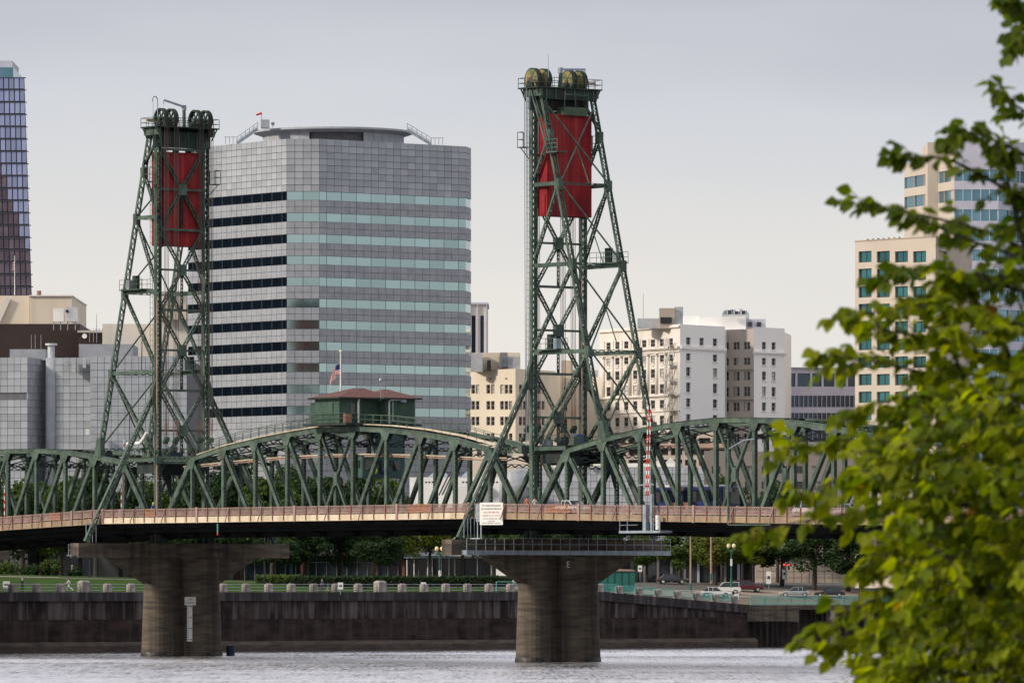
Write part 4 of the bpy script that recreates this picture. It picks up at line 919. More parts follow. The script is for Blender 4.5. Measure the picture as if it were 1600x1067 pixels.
def facade(root, F, z0, z1, rects, wall, pane='dkglass', frame=None, cols=1, rows=2, depth=.3, back=.6, sill=None):
    """wall sheet with real openings, reveals, recessed panes and frames"""
    rects = [r for r in rects if r[0] > .05 and r[1] < F.L - .05 and r[3] < z1 and r[2] > z0]
    xs = sorted({0, F.L, *[q for r in rects for q in r[:2]]}); zs = sorted({z0, z1, *[q for r in rects for q in r[2:]]})
    m = MB()
    for xa, xb in zip(xs, xs[1:]):
        run = None
        for za, zb in zip(zs, zs[1:]):
            c = ((xa + xb) / 2, (za + zb) / 2)
            hole = any(r[0] < c[0] < r[1] and r[2] < c[1] < r[3] for r in rects)
            if hole:
                if run: m.poly([F.pt(xa, run[0]), F.pt(xb, run[0]), F.pt(xb, run[1]), F.pt(xa, run[1])]); run = None
            else: run = (run[0] if run else za, zb)
        if run: m.poly([F.pt(xa, run[0]), F.pt(xb, run[0]), F.pt(xb, run[1]), F.pt(xa, run[1])])
    for x0, x1, za, zb in rects:
        for a, b in (((x0, za), (x1, za)), ((x1, za), (x1, zb)), ((x1, zb), (x0, zb)), ((x0, zb), (x0, za))):
            m.poly([F.pt(*a), F.pt(*b), F.pt(*b, -depth), F.pt(*a, -depth)])
    wl = m.build('wall', wall, root)
    for x0, x1, za, zb in rects:
        p = F.pt((x0 + x1) / 2, za, -depth); BLN = 'blind' if frame and pane == 'dkglass' and WR.random() < .16 else pane
        o = inst('window', unit_box('window', x1 - x0 + .04, zb - za, .02, BLN), root, p, F.rz); BASE[o.name] = V((0, 0, 0))
        if frame:
            f = bpy.data.objects.new('window_frame', frame_mesh(x1 - x0, zb - za, frame, cols, rows)); COL.objects.link(f); f.parent = o; f.location = (0, -.03, 0)
        if sill:
            f = bpy.data.objects.new('sill', unit_box('sill', x1 - x0 + .3, .14, .16, sill)); COL.objects.link(f); f.parent = o; f.location = (0, -depth, -.15)
    return wl
def block(root, pts, z0, z1, m, name='wall'):
    return MB().prism([(p[0], p[1], z0) for p in pts], (0, 0, z1 - z0)).build(name, m, root, fix=True)

mat('granite', (.375, .39, .42), (.305, .32, .35), .7, .75, spec=.3, rnd=.13, detail=8)
mat('granite_dk', (.13, .13, .145), None, 1, .8)
mat('tealglass', (.37, .49, .50), (.31, .43, .45), .08, .05, 1.0, rnd=.14)
mat('navyglass', (.05, .07, .10), (.04, .055, .08), .05, .05, .6, rnd=.15)
mat('cream', (.74, .65, .52), (.68, .59, .47), .15, .85, rnd=.03, streak=(.3, (.42, .36, .28), .35))
mat('cream2', (.76, .70, .63), (.68, .63, .57), .2, .85, streak=(.35, (.45, .40, .33), .4))
mat('whitewall', (.86, .83, .80), (.80, .78, .755), .12, .85)
mat('brown', (.035, .02, .018), (.028, .016, .015), .2, .8)
mat('blueglass', (.34, .37, .55), (.26, .29, .46), .08, .08, .75, rnd=.2)
mat('reflection_tint_glass', (.15, .115, .14), (.085, .07, .09), .25, .15, .5, rnd=.3)  # brown tint painted in for another building's reflection
mat('mullion', (.05, .05, .075), None, 1, .5)
mat('lilac', (.53, .52, .60), (.47, .46, .53), .2, .8)
mat('beige', (.47, .39, .32), (.42, .35, .29), .2, .85)
mat('beigelt', (.54, .46, .38), (.49, .42, .35), .2, .85, rnd=.05)
mat('aqua', (.05, .18, .19), (.025, .11, .125), .15, .06, .7, rnd=.35)
mat('aqua2', (.16, .30, .36), (.10, .20, .26), .15, .06, .75, rnd=.2)
mat('blind', (.48, .45, .40), (.36, .35, .33), .8, .5, rnd=.25)
mat('framewhite', (.6, .57, .53), None, 1, .7); mat('framedark', (.06, .05, .05), None, 1, .7); mat('framegrey', (.25, .22, .22), None, 1, .7)
mat('metalbox', (.55, .56, .57), (.42, .43, .45), 1.2, .5, .3, rnd=.15)

# ------------------------------------------------------------------ grey granite office tower
OT = [V((-51.8, 1022, 0)), V((-35.2, 1000, 0)), V((-30.1, 1000, 0)), V((-7.33, 1017.3, 0)), V((-6.55, 1021.5, 0))]
ot = thing('office_tower', (-29, 1020, 9), 'broad faceted grey granite office tower with teal window bands behind the lift span', 'office building')
back = [V((-13, 1046, 0)), V((-42, 1046, 0))]
ZT = 78.1; core = [p + (V((-29, 1022, 0)) - p).normalized() * .12 for p in OT + back]
block(ot, core, 6, ZT - .15, 'granite_dk', 'core')
faces = [Face(a, b) for a, b in zip(OT, OT[1:])]; ncol = [20, 4, 20, 2]
band0 = 69.87; fl_h = 3.35; gh = 1.37; ROW = (ZT - band0) / 8
stuff = MB(); npan = 0
vis = {0: range(7, 20), 1: range(0, 4), 2: range(0, 20), 3: range(0, 2)}
for fi, F in enumerate(faces):
    pw = F.L / ncol[fi]
    for r in range(8):
        for c in range(ncol[fi]):
            z = ZT - (r + 1) * ROW
            if c in vis[fi] and npan < 300:
                inst('facade_panel', unit_box('facade_panel', pw - .07, ROW - .07, .14, 'granite'), ot, F.pt((c + .5) * pw, z + .035, 0.02), F.rz + math.pi); npan += 1
            else: F.box(stuff, c * pw + .035, (c + 1) * pw - .035, z + .035, z + ROW - .035, -.1, .03)
    for k in range(18):
        zt_ = band0 - k * fl_h; zb_ = zt_ - gh
        for r in range(2):
            h = (fl_h - gh) / 2; z = zb_ - (r + 1) * h
            for c in range(ncol[fi]): F.box(stuff, c * pw + .03, (c + 1) * pw - .03, z + .03, z + h - .03, -.1, .03)
        edges = [0] + [i for i in range(1, ncol[fi], 2)] + [ncol[fi]] if fi in (0, 2) else ([0, 2, 4] if fi == 1 else [0, 2])
        if k < 11:
            for e0, e1 in zip(edges, edges[1:]):
                w_ = (e1 - e0) * pw
                inst('window_pane', unit_box('window_pane', w_ - .1, gh - .06, .05, 'tealglass'), ot, F.pt((e0 + e1) / 2 * pw, zb_ + .03, -.06), F.rz + math.pi)
        else: F.box(stuff, .05, F.L - .05, zb_ + .03, zt_ - .03, -.12, -.06)
so = stuff.build('facade_panel', 'granite', ot); so['kind'] = 'stuff'
cx, cy = -28.6, 1024.5
def ring(mb, r0, r1, z0, z1, n=40):
    pts = []
    for r, z in ((r0, z0), (r1, z1)): pts += [(cx + r * math.cos(2 * math.pi * i / n), cy + r * math.sin(2 * math.pi * i / n), z) for i in range(n)]
    mb.add(pts, [(i, (i + 1) % n, n + (i + 1) % n, n + i) for i in range(n)]); return mb
for i in range(40):
    if 28 <= i <= 32: continue
    an0, an1 = 2 * math.pi * i / 40, 2 * math.pi * (i + .97) / 40
    MB().prism([(cx + r * math.cos(a), cy + r * math.sin(a), ZT - .2) for r, a in ((11.3, an0), (11.3, an1), (11.05, an1), (11.05, an0))], (0, 0, 2.6)).build('drum_panel', 'granite', ot, fix=True)
ring(MB(), 10.6, 10.6, ZT - .2, ZT + 2.2).build('drum_core', 'granite_dk', ot)
m = ring(MB(), 11.3, 12.7, ZT + 2.0, ZT + 2.45); ring(m, 12.7, 12.7, ZT + 2.45, ZT + 2.75); ring(m, 12.7, .01, ZT + 2.75, ZT + 2.85); m.build('drum_roof', 'granite', ot)
for g, x0, x1 in ((-1, -43.5, -40.2), (1, -16.6, -12.8)):
    m = MB(); y = 1012 if g < 0 else 1014
    p, q = (V((x0, y, ZT + .1)), V((x1, y, ZT + 2.4))) if g < 0 else (V((x0, y, ZT + 2.4)), V((x1, y, ZT + .1)))
    m.beam(p, q, .5, .12).cyl(p + V((0, 0, 1)), q + V((0, 0, 1)), .05, .05, 5).cyl(p + V((0, 0, .5)), q + V((0, 0, .5)), .05, .05, 5)
    for i in range(6): c = p.lerp(q, i / 5); m.cyl(c, c + V((0, 0, 1)), .05, .05, 5)
    e = p if g < 0 else q; x = e.x + g * 2.0
    for i in range(4): m.cyl((e.x + g * i * .6, y, ZT), (e.x + g * i * .6, y, ZT + 1.1), .05, .05, 5)
    m.cyl((e.x, y, ZT + 1.1), (x, y, ZT + 1.1), .05, .05, 5); m.build('roof_stair', 'galv', ot)
MB().box(-39.8, -38.5, 1014, 1016, ZT + 2.7, ZT + 4.0).build('roof_box', 'granite', ot)
MB().cyl((-39.7, 1015, ZT + 4), (-39.7, 1015, ZT + 5.2), .06, .05, 6).build('windsock_pole', 'galv', ot); MB().cyl((-39.7, 1015, ZT + 5.1), (-40.6, 1015, ZT + 4.8), .2, .14, 8).build('windsock', 'redpaint', ot)
MB().ball((-37.9, 1014.5, ZT + 3.4), .3, 8).cyl((-37.9, 1014.5, ZT + 2.8), (-37.9, 1014.5, ZT + 3.4), .06, .06, 6).build('beacon', 'galv', ot)

# invented dark slab added out of view to darken the office tower's left panes
mat('reflection_slab_wall', (.018, .026, .05), (.012, .018, .036), .12, .8)
bb = thing('added_reflection_slab', (-220, 1070, 9), 'added tall dark slab, out of view, reflected in the office tower panes', 'reflection block')
block(bb, [(-240, 1030, 0), (-200, 1030, 0), (-200, 1100, 0), (-240, 1100, 0)], 6, 92, 'reflection_slab_wall')

# ------------------------------------------------------------------ grey panelled justice block at the left
jc = thing('panelled_office_block', at(150, 700, 960), 'low grey panelled block with stepped corners below the left tower', 'office building')
pl_ = [(-30, 958), (43, 956), (70, 962.5), (74, 962), (88, 958), (141, 957), (141.5, 951), (292, 950)]
pts = [xy(u, Y) for u, Y in pl_]; top = HC + (HZ - 558) * .0956
block(jc, [p + V((0, .15, 0)) for p in pts] + [V((-48, 990, 0)), V((-86, 990, 0))], 6, top - .2, 'granite_dk', 'core')
st = MB(); npan = 0
for i, (p, q) in enumerate(zip(pts, pts[1:])):
    F = Face(p, q); n = max(1, round(F.L / 1.02))
    if F.L < .3: continue
    for r in range(22):
        h = 1.06; z = top - (r + 1) * h
        for c in range(n):
            w_ = F.L / n
            if i == 0 and r == 5 and c >= n - 7: continue
            if r < 13 and npan < 300 and i > 0 or (i == 0 and r < 13 and c > n - 6 and npan < 300):
                inst('facade_panel', unit_box('facade_panel', w_ - .06, h - .06, .14, 'granite'), jc, F.pt((c + .5) * w_, z + .03, .02), F.rz + math.pi); npan += 1
            else: F.box(st, c * w_ + .03, (c + 1) * w_ - .03, z + .03, z + h - .03, -.1, .03)
so = st.build('facade_panel', 'granite', jc); so['kind'] = 'stuff'
MB().cyl(xy(81, 959) + V((0, 0, 6)), xy(81, 959) + V((0, 0, top)), .9, .9, 16).build('corner_column', 'granite', jc, True)
for u0, u1, v1 in ((102, 107, 572), (113, 119, 582), (130, 135, 575)): MB().box(*[xy(u, 956).x for u in (u0, u1)], 955.2, 956.6, HC + (HZ - v1) * .0956, top - .1).build('wall_cabinet', 'metalbox', jc)
for u0, u1, v0 in ((16, 72, 546), (124, 208, 538)): MB().box(xy(u0, 962).x, xy(u1, 962).x, 961, 975, top - .3, HC + (HZ - v0) * .0962).build('roof_parapet', 'granite', jc)
c = xy(80, 960); MB().cyl((c.x, 960, top), (c.x, 960, top + 2.0), .55, .55, 12).cyl((c.x, 960, top + 1.9), (c.x, 960, top + 2.2), .9, .9, 12).build('vent_stack', 'metalbox', jc)
MB().box(xy(134, 949).x, xy(140, 949).x, 948.5, 949.5, HC + (HZ - 680) * .095, HC + (HZ - 670) * .095).build('wall_sign', 'white', jc)
# dark brown block and cream block behind it
db = thing('dark_brown_block', at(60, 560, 1100), 'dark brown windowless block rising behind the grey panelled block', 'building')
MB().box(xy(-40, 1090).x, xy(125, 1090).x, 1090, 1130, 8, HC + (HZ - 506) * .109).build('wall', 'brown', db)
MB().box(xy(122, 1085).x, xy(236, 1085).x, 1085.5, 1120, 8, HC + (HZ - 520) * .1085).build('wall', 'brown', db)
MB().box(xy(121, 1085).x, xy(237, 1085).x, 1085.3, 1120, HC + (HZ - 519.5) * .1085, HC + (HZ - 516) * .1085).build('roof_edge', 'cream2', db)
m = MB()
for i in range(18): x = xy(150 + i * 5, 1086).x; m.cyl((x, 1086, 51.2), (x, 1086, 51.9), .06, .06, 5)
m.build('roof_railing', 'black', db)
for k, (u, v0, v1, mm) in enumerate(((92, 482, 503, 'white'), (113, 480, 503, 'metalbox'))):
    c = at(u, v1, 1084); MB().box(c.x - .9, c.x + .9, 1083, 1085, c.z, HC + (HZ - v0) * .1084).build('cooling_unit', mm, db)
c = at(104.5, 486, 1082.5); MB().cyl((c.x, 1082.9, c.z), (c.x, 1082.99, c.z), .28, .28, 14).build('blue_disc', 'blue', db)
for u in (84, 95, 106, 118): c = at(u, 516, 1084); MB().box(c.x - .08, c.x + .08, 1083.4, 1083.6, c.z, c.z + 1.6).build('unit_leg', 'galv', db)
c = at(132, 525, 1083); MB().cyl((c.x, 1083, c.z), (c.x, 1083.2, c.z), .42, .42, 14).build('dish', 'white', db)
m = MB()
for u in (140, 146, 151, 64, 55, 49): c = at(u, 535 if u > 100 else 545, 1082); m.cyl((c.x, 1082, c.z), (c.x, 1082, c.z + 2.4), .05, .05, 5)
m.build('antenna', 'galv', db)
m = MB().cyl(at(151, 515, 1086), at(151, 490, 1086), .05, .04, 5); m.build('antenna', 'galv', db)
cb = thing('cream_penthouse_block', at(50, 500, 1140), 'plain cream block behind the dark brown block at far left', 'building')
MB().box(xy(-40, 1135).x, xy(46, 1135).x, 1135, 1170, 8, HC + (HZ - 462) * .1135).build('wall', 'cream', cb)
MB().box(xy(46, 1133).x, xy(112, 1133).x, 1133.5, 1172, 8, HC + (HZ - 463) * .1133).build('wall', 'cream', cb)
MB().box(xy(45, 1133).x, xy(113, 1133).x, 1133.2, 1172, HC + (HZ - 463) * .1133, HC + (HZ - 461) * .1133).build('roof_edge', 'cream2', cb)
m = MB(); p, q = at(-4, 502, 1134), at(13, 465, 1134); p.y = q.y = 1134.6; m.beam(p, q, .9, .3).build('outside_stair', 'cream2', cb)
c = at(61, 461, 1140); MB().cyl((c.x, 1140, c.z), (c.x, 1140, c.z + .75), .4, .4, 10).build('roof_vent', 'rail_post', cb)
fp2 = thing('roof_flagpole', (xy(23, 1140).x, 1140, HC + (HZ - 461) * .114), 'thin flagpole on the cream roof in front of the blue glass tower', 'flagpole')
c = V((xy(23, 1140).x, 1140, HC + (HZ - 461) * .114)); MB().cyl(c, c + V((0, 0, 7)), .08, .05, 6).build('pole', 'white', fp2)
for k in range(7): MB().prism([c + V((.05, 0, 5.9 - k * .18)), c + V((-.35 + .05 * (k % 2), -.1, 5.8 - k * .2)), c + V((-.35 + .05 * (k % 2), -.1, 5.62 - k * .2)), c + V((.05, 0, 5.74 - k * .18))], (0, .02, 0)).build('flag_stripe', 'redpaint' if k % 2 else 'white', fp2)
# cream wall with rooftop plant seen through the left tower
c2 = thing('cream_plant_room', at(265, 545, 1060), 'cream rooftop plant room seen through the left tower bracing', 'building')
MB().box(xy(160, 1062).x, xy(296, 1062).x, 1062, 1090, 8, HC + (HZ - 506) * .1062).build('wall', 'cream2', c2)
MB().box(xy(243, 1060).x, xy(300, 1060).x, 1060, 1090, 8, HC + (HZ - 455) * .106).build('wall', 'cream2', c2)
for k in range(4): MB().box(xy(247 + k * 12, 1059).x, xy(255 + k * 12, 1059).x, 1058.6, 1059.9, HC + (HZ - 500) * .106, HC + (HZ - 475) * .106).build('louvre', 'cream', c2)
MB().box(xy(246, 1059).x, xy(251, 1059).x, 1058, 1059.5, HC + (HZ - 470) * .106, HC + (HZ - 390) * .106).build('flue', 'white', c2)

# ------------------------------------------------------------------ blue glass tower at the left edge
gt = thing('blue_glass_tower', at(0, 700, 1500), 'slim blue glass high-rise cut by the left edge of the photo', 'skyscraper')
Yg = 1500; k = Yg / FPX; ztop = HC + (HZ - 122) * k; zlow = 8
def xr(v): return (38 + (v - 122) * .034 - 800) * k     # right edge leans out a little
F = Face((-150, Yg, 0), (-112, Yg, 0))
vb = lambda z: HZ - (z - HC) / k
MB().add([(-150, Yg + .2, zlow), (xr(vb(zlow)), Yg + .2, zlow), (xr(122), Yg + .2, ztop), (-150, Yg + .2, ztop), (-150, Yg + 40, zlow), (xr(vb(zlow)) - 3, Yg + 40, zlow), (xr(122) - 3, Yg + 40, ztop), (-150, Yg + 40, ztop)], [(0, 1, 2, 3), (1, 5, 6, 2), (3, 2, 6, 7), (4, 0, 3, 7)]).build('core', 'mullion', gt)
FH = 19.2 * k
for r in range(20):
    z1 = ztop - r * FH; z0 = z1 - FH
    vr = vb((z0 + z1) / 2); xR = xr(vr); n = 7; pw = 8.2 * k
    for c in range(n):
        x1 = xR - c * pw; x0 = x1 - pw; uu = (x0 + x1) / 2 / k + 800
        if x1 / k + 800 < -14: continue
        in_reflection = vr > 262 + (uu) * 3.1  # below this diagonal the mirrored building is painted into the panes
        MB().box(x0 + .12, x1 - .12, Yg - .1, Yg + .1, z0 + .35, z1 - .12).build('glass_panel', 'reflection_tint_glass' if in_reflection else 'blueglass', gt)
    MB().box(-150, xR + .35, Yg - .35, Yg, z1 - .1, z1 + .12).build('floor_edge', 'mullion', gt)
MB().box(-150, (18 - 800) * k, Yg + 5, Yg + 30, ztop, HC + (HZ - 103) * k).build('roof_storey', 'aqua2', gt)
MB().box(-150, (15 - 800) * k, Yg + 8, Yg + 28, HC + (HZ - 103) * k, HC + (HZ - 91) * k).build('roof_screen', 'lilac', gt)

# ------------------------------------------------------------------ slim ribbed tower
rt_ = thing('slim_ribbed_tower', at(748, 700, 1250), 'slim pale tower with two dark window strips right of the granite tower', 'building')
F = Face(xy(700, 1250), xy(762, 1250)); zt_ = F.z_of(750, 476)
facade(rt_, F, 8, zt_, [F.rect(u0, u1, 493, 600) for u0, u1 in ((737, 743), (750.5, 756))], 'cream2', 'navyglass', None, depth=.4)
MB().box(F.P.x, F.Q.x, 1251, 1270, 8, zt_ - .1).build('core', 'cream2', rt_)
MB().box(F.P.x - .2, F.Q.x + .2, 1249.6, 1271, zt_, zt_ + .4).build('roof_edge', 'lilac', rt_)
for u in (735, 746.5, 760): MB().box(xy(u, 1249).x - .12, xy(u, 1249).x + .12, 1249.6, 1249.99, 8, zt_ - .1).build('rib', 'lilac', rt_)

# ------------------------------------------------------------------ cream apartment block between the towers
ca = thing('cream_office_block', at(800, 700, 1080), 'plain cream block with paired sash windows between granite tower and right bridge tower', 'building')
P0, P1, P2 = xy(722, 1082), xy(805.5, 1070), xy(868, 1082)
F1, F2 = Face(P0, P1), Face(P1, P2); zt_ = HC + (HZ - 576) * .107
rc = []
rows_ = ((601, 615), (626.5, 640), (651, 664.5), (677, 690), (702, 715), (727, 740))
for v0, v1 in rows_:
    for u0, u1 in ((736.5, 742), (743.3, 748.8), (760, 765.7), (767, 772.7), (781.5, 787), (788.3, 793.8), (795.1, 800.5)): rc.append(F1.rect(u0, u1, v0, v1))
for u in (764, 789): rc.append(F1.rect(u, u + 4, 590.5, 593))
facade(ca, F1, 8, zt_, rc, 'cream', 'dkglass', 'framegrey', 1, 2, .25)
rc = []
for v0, v1 in rows_:
    for u0, u1 in ((811, 816), (817.3, 822), (840, 845), (846.3, 851)): rc.append(F2.rect(u0, u1, v0, v1))
facade(ca, F2, 8, zt_, rc, 'cream', 'dkglass', 'framegrey', 1, 2, .25)
block(ca, [P0 + V((0, 14, 0)), P1 + V((0, .8, 0)), P2 + V((-.6, .5, 0)), P2 + V((2, 18, 0)), P0 + V((0, 22, 0))], 8, zt_ - .05, 'cream', 'roof')
MB().box(P1.x - 7.2, P1.x + .8, 1076, 1084, zt_, HC + (HZ - 551) * .1076).build('penthouse', 'cream', ca)
for k_, (u0, u1, v0, v1, mm) in enumerate(((735, 754, 552, 578, 'metalbox'), (781, 793, 551, 573, 'framegrey'), (794, 813, 558, 574, 'metalbox'), (761, 767, 563, 576, 'black'))):
    c = at(u0, v1, 1074.5); d = at(u1, v0, 1074.5); MB().box(c.x, d.x, 1073.5, 1075.6, c.z - .3, d.z).build('roof_plant', mm, ca)
m = MB()
for i in range(8): c = at(780 + i * 2, 573, 1073.3); m.box(c.x - .05, c.x + .05, 1073.2, 1073.3, c.z, c.z + 1.8)
m.build('plant_frame', 'galv', ca)
# lower cream annex to its right
cx2 = thing('cream_annex', at(900, 700, 1100), 'lower cream annex behind the right bridge tower, left of the ornate white building', 'building')
F = Face(xy(866, 1098), xy(962, 1092)); zt_ = F.z_of(900, 590)
facade(cx2, F, 8, zt_, [F.rect(u, u + 6, v, v + 12) for v in (605, 630, 655, 680, 705) for u in (872, 880, 947)], 'cream', 'dkglass', 'framegrey', 1, 2, .25)
MB().box(F.P.x + .3, F.Q.x - .3, 1099, 1115, 8, zt_ - .05).build('core', 'cream', cx2)
MB().box(xy(878, 1100).x, xy(895, 1100).x, 1102, 1110, zt_, HC + (HZ - 563) * .1102).build('stair_tower', 'beige', cx2)
MB().box(xy(895, 1100).x, xy(935, 1100).x, 1104, 1110, zt_, HC + (HZ - 578) * .1104).build('roof_plant', 'metalbox', cx2)

# ------------------------------------------------------------------ ornate white building
ow = thing('ornate_white_building', at(1080, 700, 1070), 'ornate white stone building with cornice, pilasters and fire escape', 'building')
C0, C1, C2 = xy(937, 1094), xy(1062.8, 1070), xy(1132.5, 1080)
FL, FR = Face(C0, C1), Face(C1, C2)
zt_ = HC + (HZ - 506.5) * .107; zc = HC + (HZ - 541.5) * .107
def zr(y): return HC + (HZ - (460 + y / 4.447)) * .107          # heights at the corner from enlarged rows
us = [137, 198, 260, 322, 385, 445, 508, 569]; tot = FL.L
rowsL = [(352, 300), (462, 412), (570, 508), (682, 615), (785, 725), (900, 835), (1010, 945)]
rc = []; sx = [FL.s_of(920 + x / 4.447) for x in us]
for ya, yb in rowsL:
    for s in sx: rc.append((s - .72, s + .72, zr(ya), zr(yb)))
facade(ow, FL, 8, zt_, rc, 'cream2', 'dkglass', 'framegrey', 1, 2, .14, sill='cream2')
rc = []
for i, (ya, yb) in enumerate(rowsL):
    for x in ((692, 785, 878) if i == 0 else (692, 878)):
        s = FR.s_of(920 + x / 4.447); rc.append((s - .62, s + .62, zr(ya - 5), zr(yb - 6)))
facade(ow, FR, 8, zt_, rc, 'whitewall', 'dkglass', 'framegrey', 1, 2, .3, sill='whitewall')
# mouldings on the left front
for y0, y1, o in ((372, 358, .55), (380, 372, .3), (228, 214, .35), (700, 688, .45), (708, 700, .2), (808, 800, .2), (398, 390, .2)):
    m = MB(); FL.box(m, -.1, FL.L + .0, zr(y0), zr(y1), -.05, o); m.build('cornice', 'cream2', ow)
for y0, y1, o in ((376, 358, .3), (385, 376, .15)):
    m = MB(); FR.box(m, .01, FR.L + .2, zr(y0), zr(y1), -.05, o); m.build('cornice', 'whitewall', ow)
mid = [(a + b) / 2 for a, b in zip(sx, sx[1:])] + [sx[0] - (sx[1] - sx[0]) / 2]
for s in mid:                                # half columns over three storeys, flat pilasters at the top storey
    p = FL.pt(s, zr(688), .1); MB().cyl(p, p + V((0, 0, zr(412) - zr(688))), .34, .28, 10).build('half_column', 'cream2', ow, True)
    m = MB(); FL.box(m, s - .4, s + .4, zr(412), zr(402), 0, .5); m.build('capital', 'cream2', ow)
    m = MB(); FL.box(m, s - .3, s + .3, zr(354), zr(290), 0, .15); m.build('pilaster', 'cream2', ow)
for s in sx:
    for ya, yb in rowsL[1:4]:
        m = MB(); FL.box(m, s - .5, s + .5, zr(ya + 24), zr(ya + 8), 0, .12); m.build('spandrel_panel', 'cream2', ow)
# fire escape
fe = MB(); s = FL.s_of(920 + 600 / 4.447)
for i, y in enumerate((350, 485, 595, 690, 805, 900)):
    FL.box(fe, s - 1.6, s + .5, zr(y) - .05, zr(y) + .05, .3, 1.4)
    for x in (s - 1.6, s - .9, s - .2, s + .5): FL.box(fe, x - .04, x + .04, zr(y), zr(y) + 1.0, 1.34, 1.42)
    FL.box(fe, s - 1.6, s + .5, zr(y) + .95, zr(y) + 1.02, 1.34, 1.42)
for y0, y1 in ((350, 485), (485, 595), (595, 690), (690, 805), (805, 900)): fe.beam(FL.pt(s - 1.3, zr(y1), .9), FL.pt(s + .1, zr(y0), .9), .25, .1)
for x in (s - 1.2, s + .45): fe.cyl(FL.pt(x, zr(960), 1.3), FL.pt(x, zr(340), 1.3), .05, .05, 5)
fe.build('fire_escape', 'framewhite', ow)
block(ow, [C0 + V((.5, 1, 0)), C1 + V((0, .8, 0)), C2 + V((-.4, .3, 0)), C2 + V((3, 20, 0)), C0 + V((6, 18, 0))], 8, zt_ - .4, 'whitewall', 'core')
# recessed court wall and right wing
R0, R1, R2 = xy(1131.5, 1086), xy(1178, 1082), xy(1226, 1088)
Fc, Fw = Face(R0, R1), Face(R1, R2); zw = HC + (HZ - 511) * .1082
rc = []
for i, (ya, yb) in enumerate(rowsL):
    for x in (962, 1015, 1037, 1088, 1110):
        s = Fc.s_of(920 + x / 4.447); rc.append((s - .3, s + .3, zr(ya + 10) , zr(yb + 8)))
mat('courtwall', (.46, .40, .35), (.40, .35, .31), .2, .9)
facade(ow, Fc, 8, zw - .3, rc, 'courtwall', 'dkglass', 'framegrey', 1, 2, .2)
rc = []
for i, (ya, yb) in enumerate(rowsL):
    for x in (1218, 1285): s = Fw.s_of(920 + x / 4.447); rc.append((s - .54, s + .54, zr(ya + 8), zr(yb + 8)))
facade(ow, Fw, 8, zw, rc, 'whitewall', 'dkglass', 'framegrey', 1, 2, .3, sill='whitewall')
for F, m_ in ((Fw, 'whitewall'),):
    for y0, y1, o in ((388, 376, .4), (396, 388, .2)):
        m = MB(); F.box(m, -.2, F.L + .3, zr(y0), zr(y1), -.05, o); m.build('cornice', m_, ow)
for y in (502, 715):
    m = MB(); Fc.box(m, .05, Fc.L, zr(y), zr(y - 9), 0, .3); m.build('cornice', 'courtwall', ow)
block(ow, [R0 + V((-.3, 1, 0)), R1 + V((0, .7, 0)), R2 + V((-.4, .4, 0)), R2 + V((2, 20, 0)), R0 + V((2, 20, 0))], 8, zw - .4, 'whitewall', 'core')
for u0, u1, v0, v1, Y, mm in ((996, 1030, 498, 508, 1076, 'metalbox'), (1030, 1054, 482, 508, 1074, 'beige'), (1054, 1067, 480, 508, 1074.5, 'metalbox'), (1068, 1092, 494, 508, 1084, 'whitewall'), (1091, 1133, 496, 508, 1083, 'whitewall'), (1132, 1165, 495, 511, 1089, 'whitewall'), (1165, 1196, 499, 512, 1090, 'lilac'), (1128, 1170, 489, 496, 1092, 'metalbox')):
    c, d = at(u0, v1, Y), at(u1, v0, Y); MB().box(c.x, d.x, Y - 1.5, Y + 1.5, c.z - .6, d.z).build('roof_house', mm, ow)
for u in (1138, 1150, 1169, 1183): c = at(u, 511, 1087); MB().box(c.x, c.x + .7, 1086.9 + 1, 1087.2 + 1.8, c.z + .1, c.z + .9).build('roof_window', 'dkglass', ow)
c = at(1031, 505, 1072.4); MB().box(c.x + .1, c.x + 2.0, 1072.3, 1072.45, c.z, c.z + 1.0).build('louvre', 'black', ow)
c = at(1005, 500, 1076); MB().cyl(c, c + V((0, 0, 4.4)), .05, .04, 5).build('antenna', 'galv', ow)
rng = random.Random(3)
for i in range(10):
    c = at(1132 + i * 3.6, 490, 1088); h = rng.uniform(.3, .8); MB().box(c.x - .25, c.x + .25, 1086, 1086.5, c.z - .2, c.z + h).build('roof_plant', ('galv', 'metalbox', 'framedark')[i % 3], ow)

# ------------------------------------------------------------------ modern lilac block
lb = thing('lilac_modern_block', at(1280, 700, 1110), 'low lilac-grey modern block with ribbon windows right of the white building', 'building')
F = Face(xy(1222, 1110), xy(1360, 1116)); zt_ = F.z_of(1280, 577)
rc = []
for u0, u1 in ((1226.5, 1243), (1246, 1266), (1269, 1284), (1287, 1304), (1307, 1322), (1325, 1340)): rc.append(F.rect(u0, u1, 583, 604))
for v0, v1 in ((618, 636), (645, 662), (672, 690), (700, 716)):
    for i in range(17): rc.append(F.rect(1227 + i * 7.2, 1227 + i * 7.2 + 6.6, v0, v1))
facade(lb, F, 8, zt_, rc, 'lilac', 'navyglass', None, depth=.3)
MB().box(F.P.x + .3, F.Q.x - .3, 1117, 1135, 8, zt_ - .05).build('core', 'lilac', lb)
m = MB(); F.box(m, -.2, F.L + .2, zt_, zt_ + .3, -.5, .3); m.build('roof_edge', 'granite', lb)

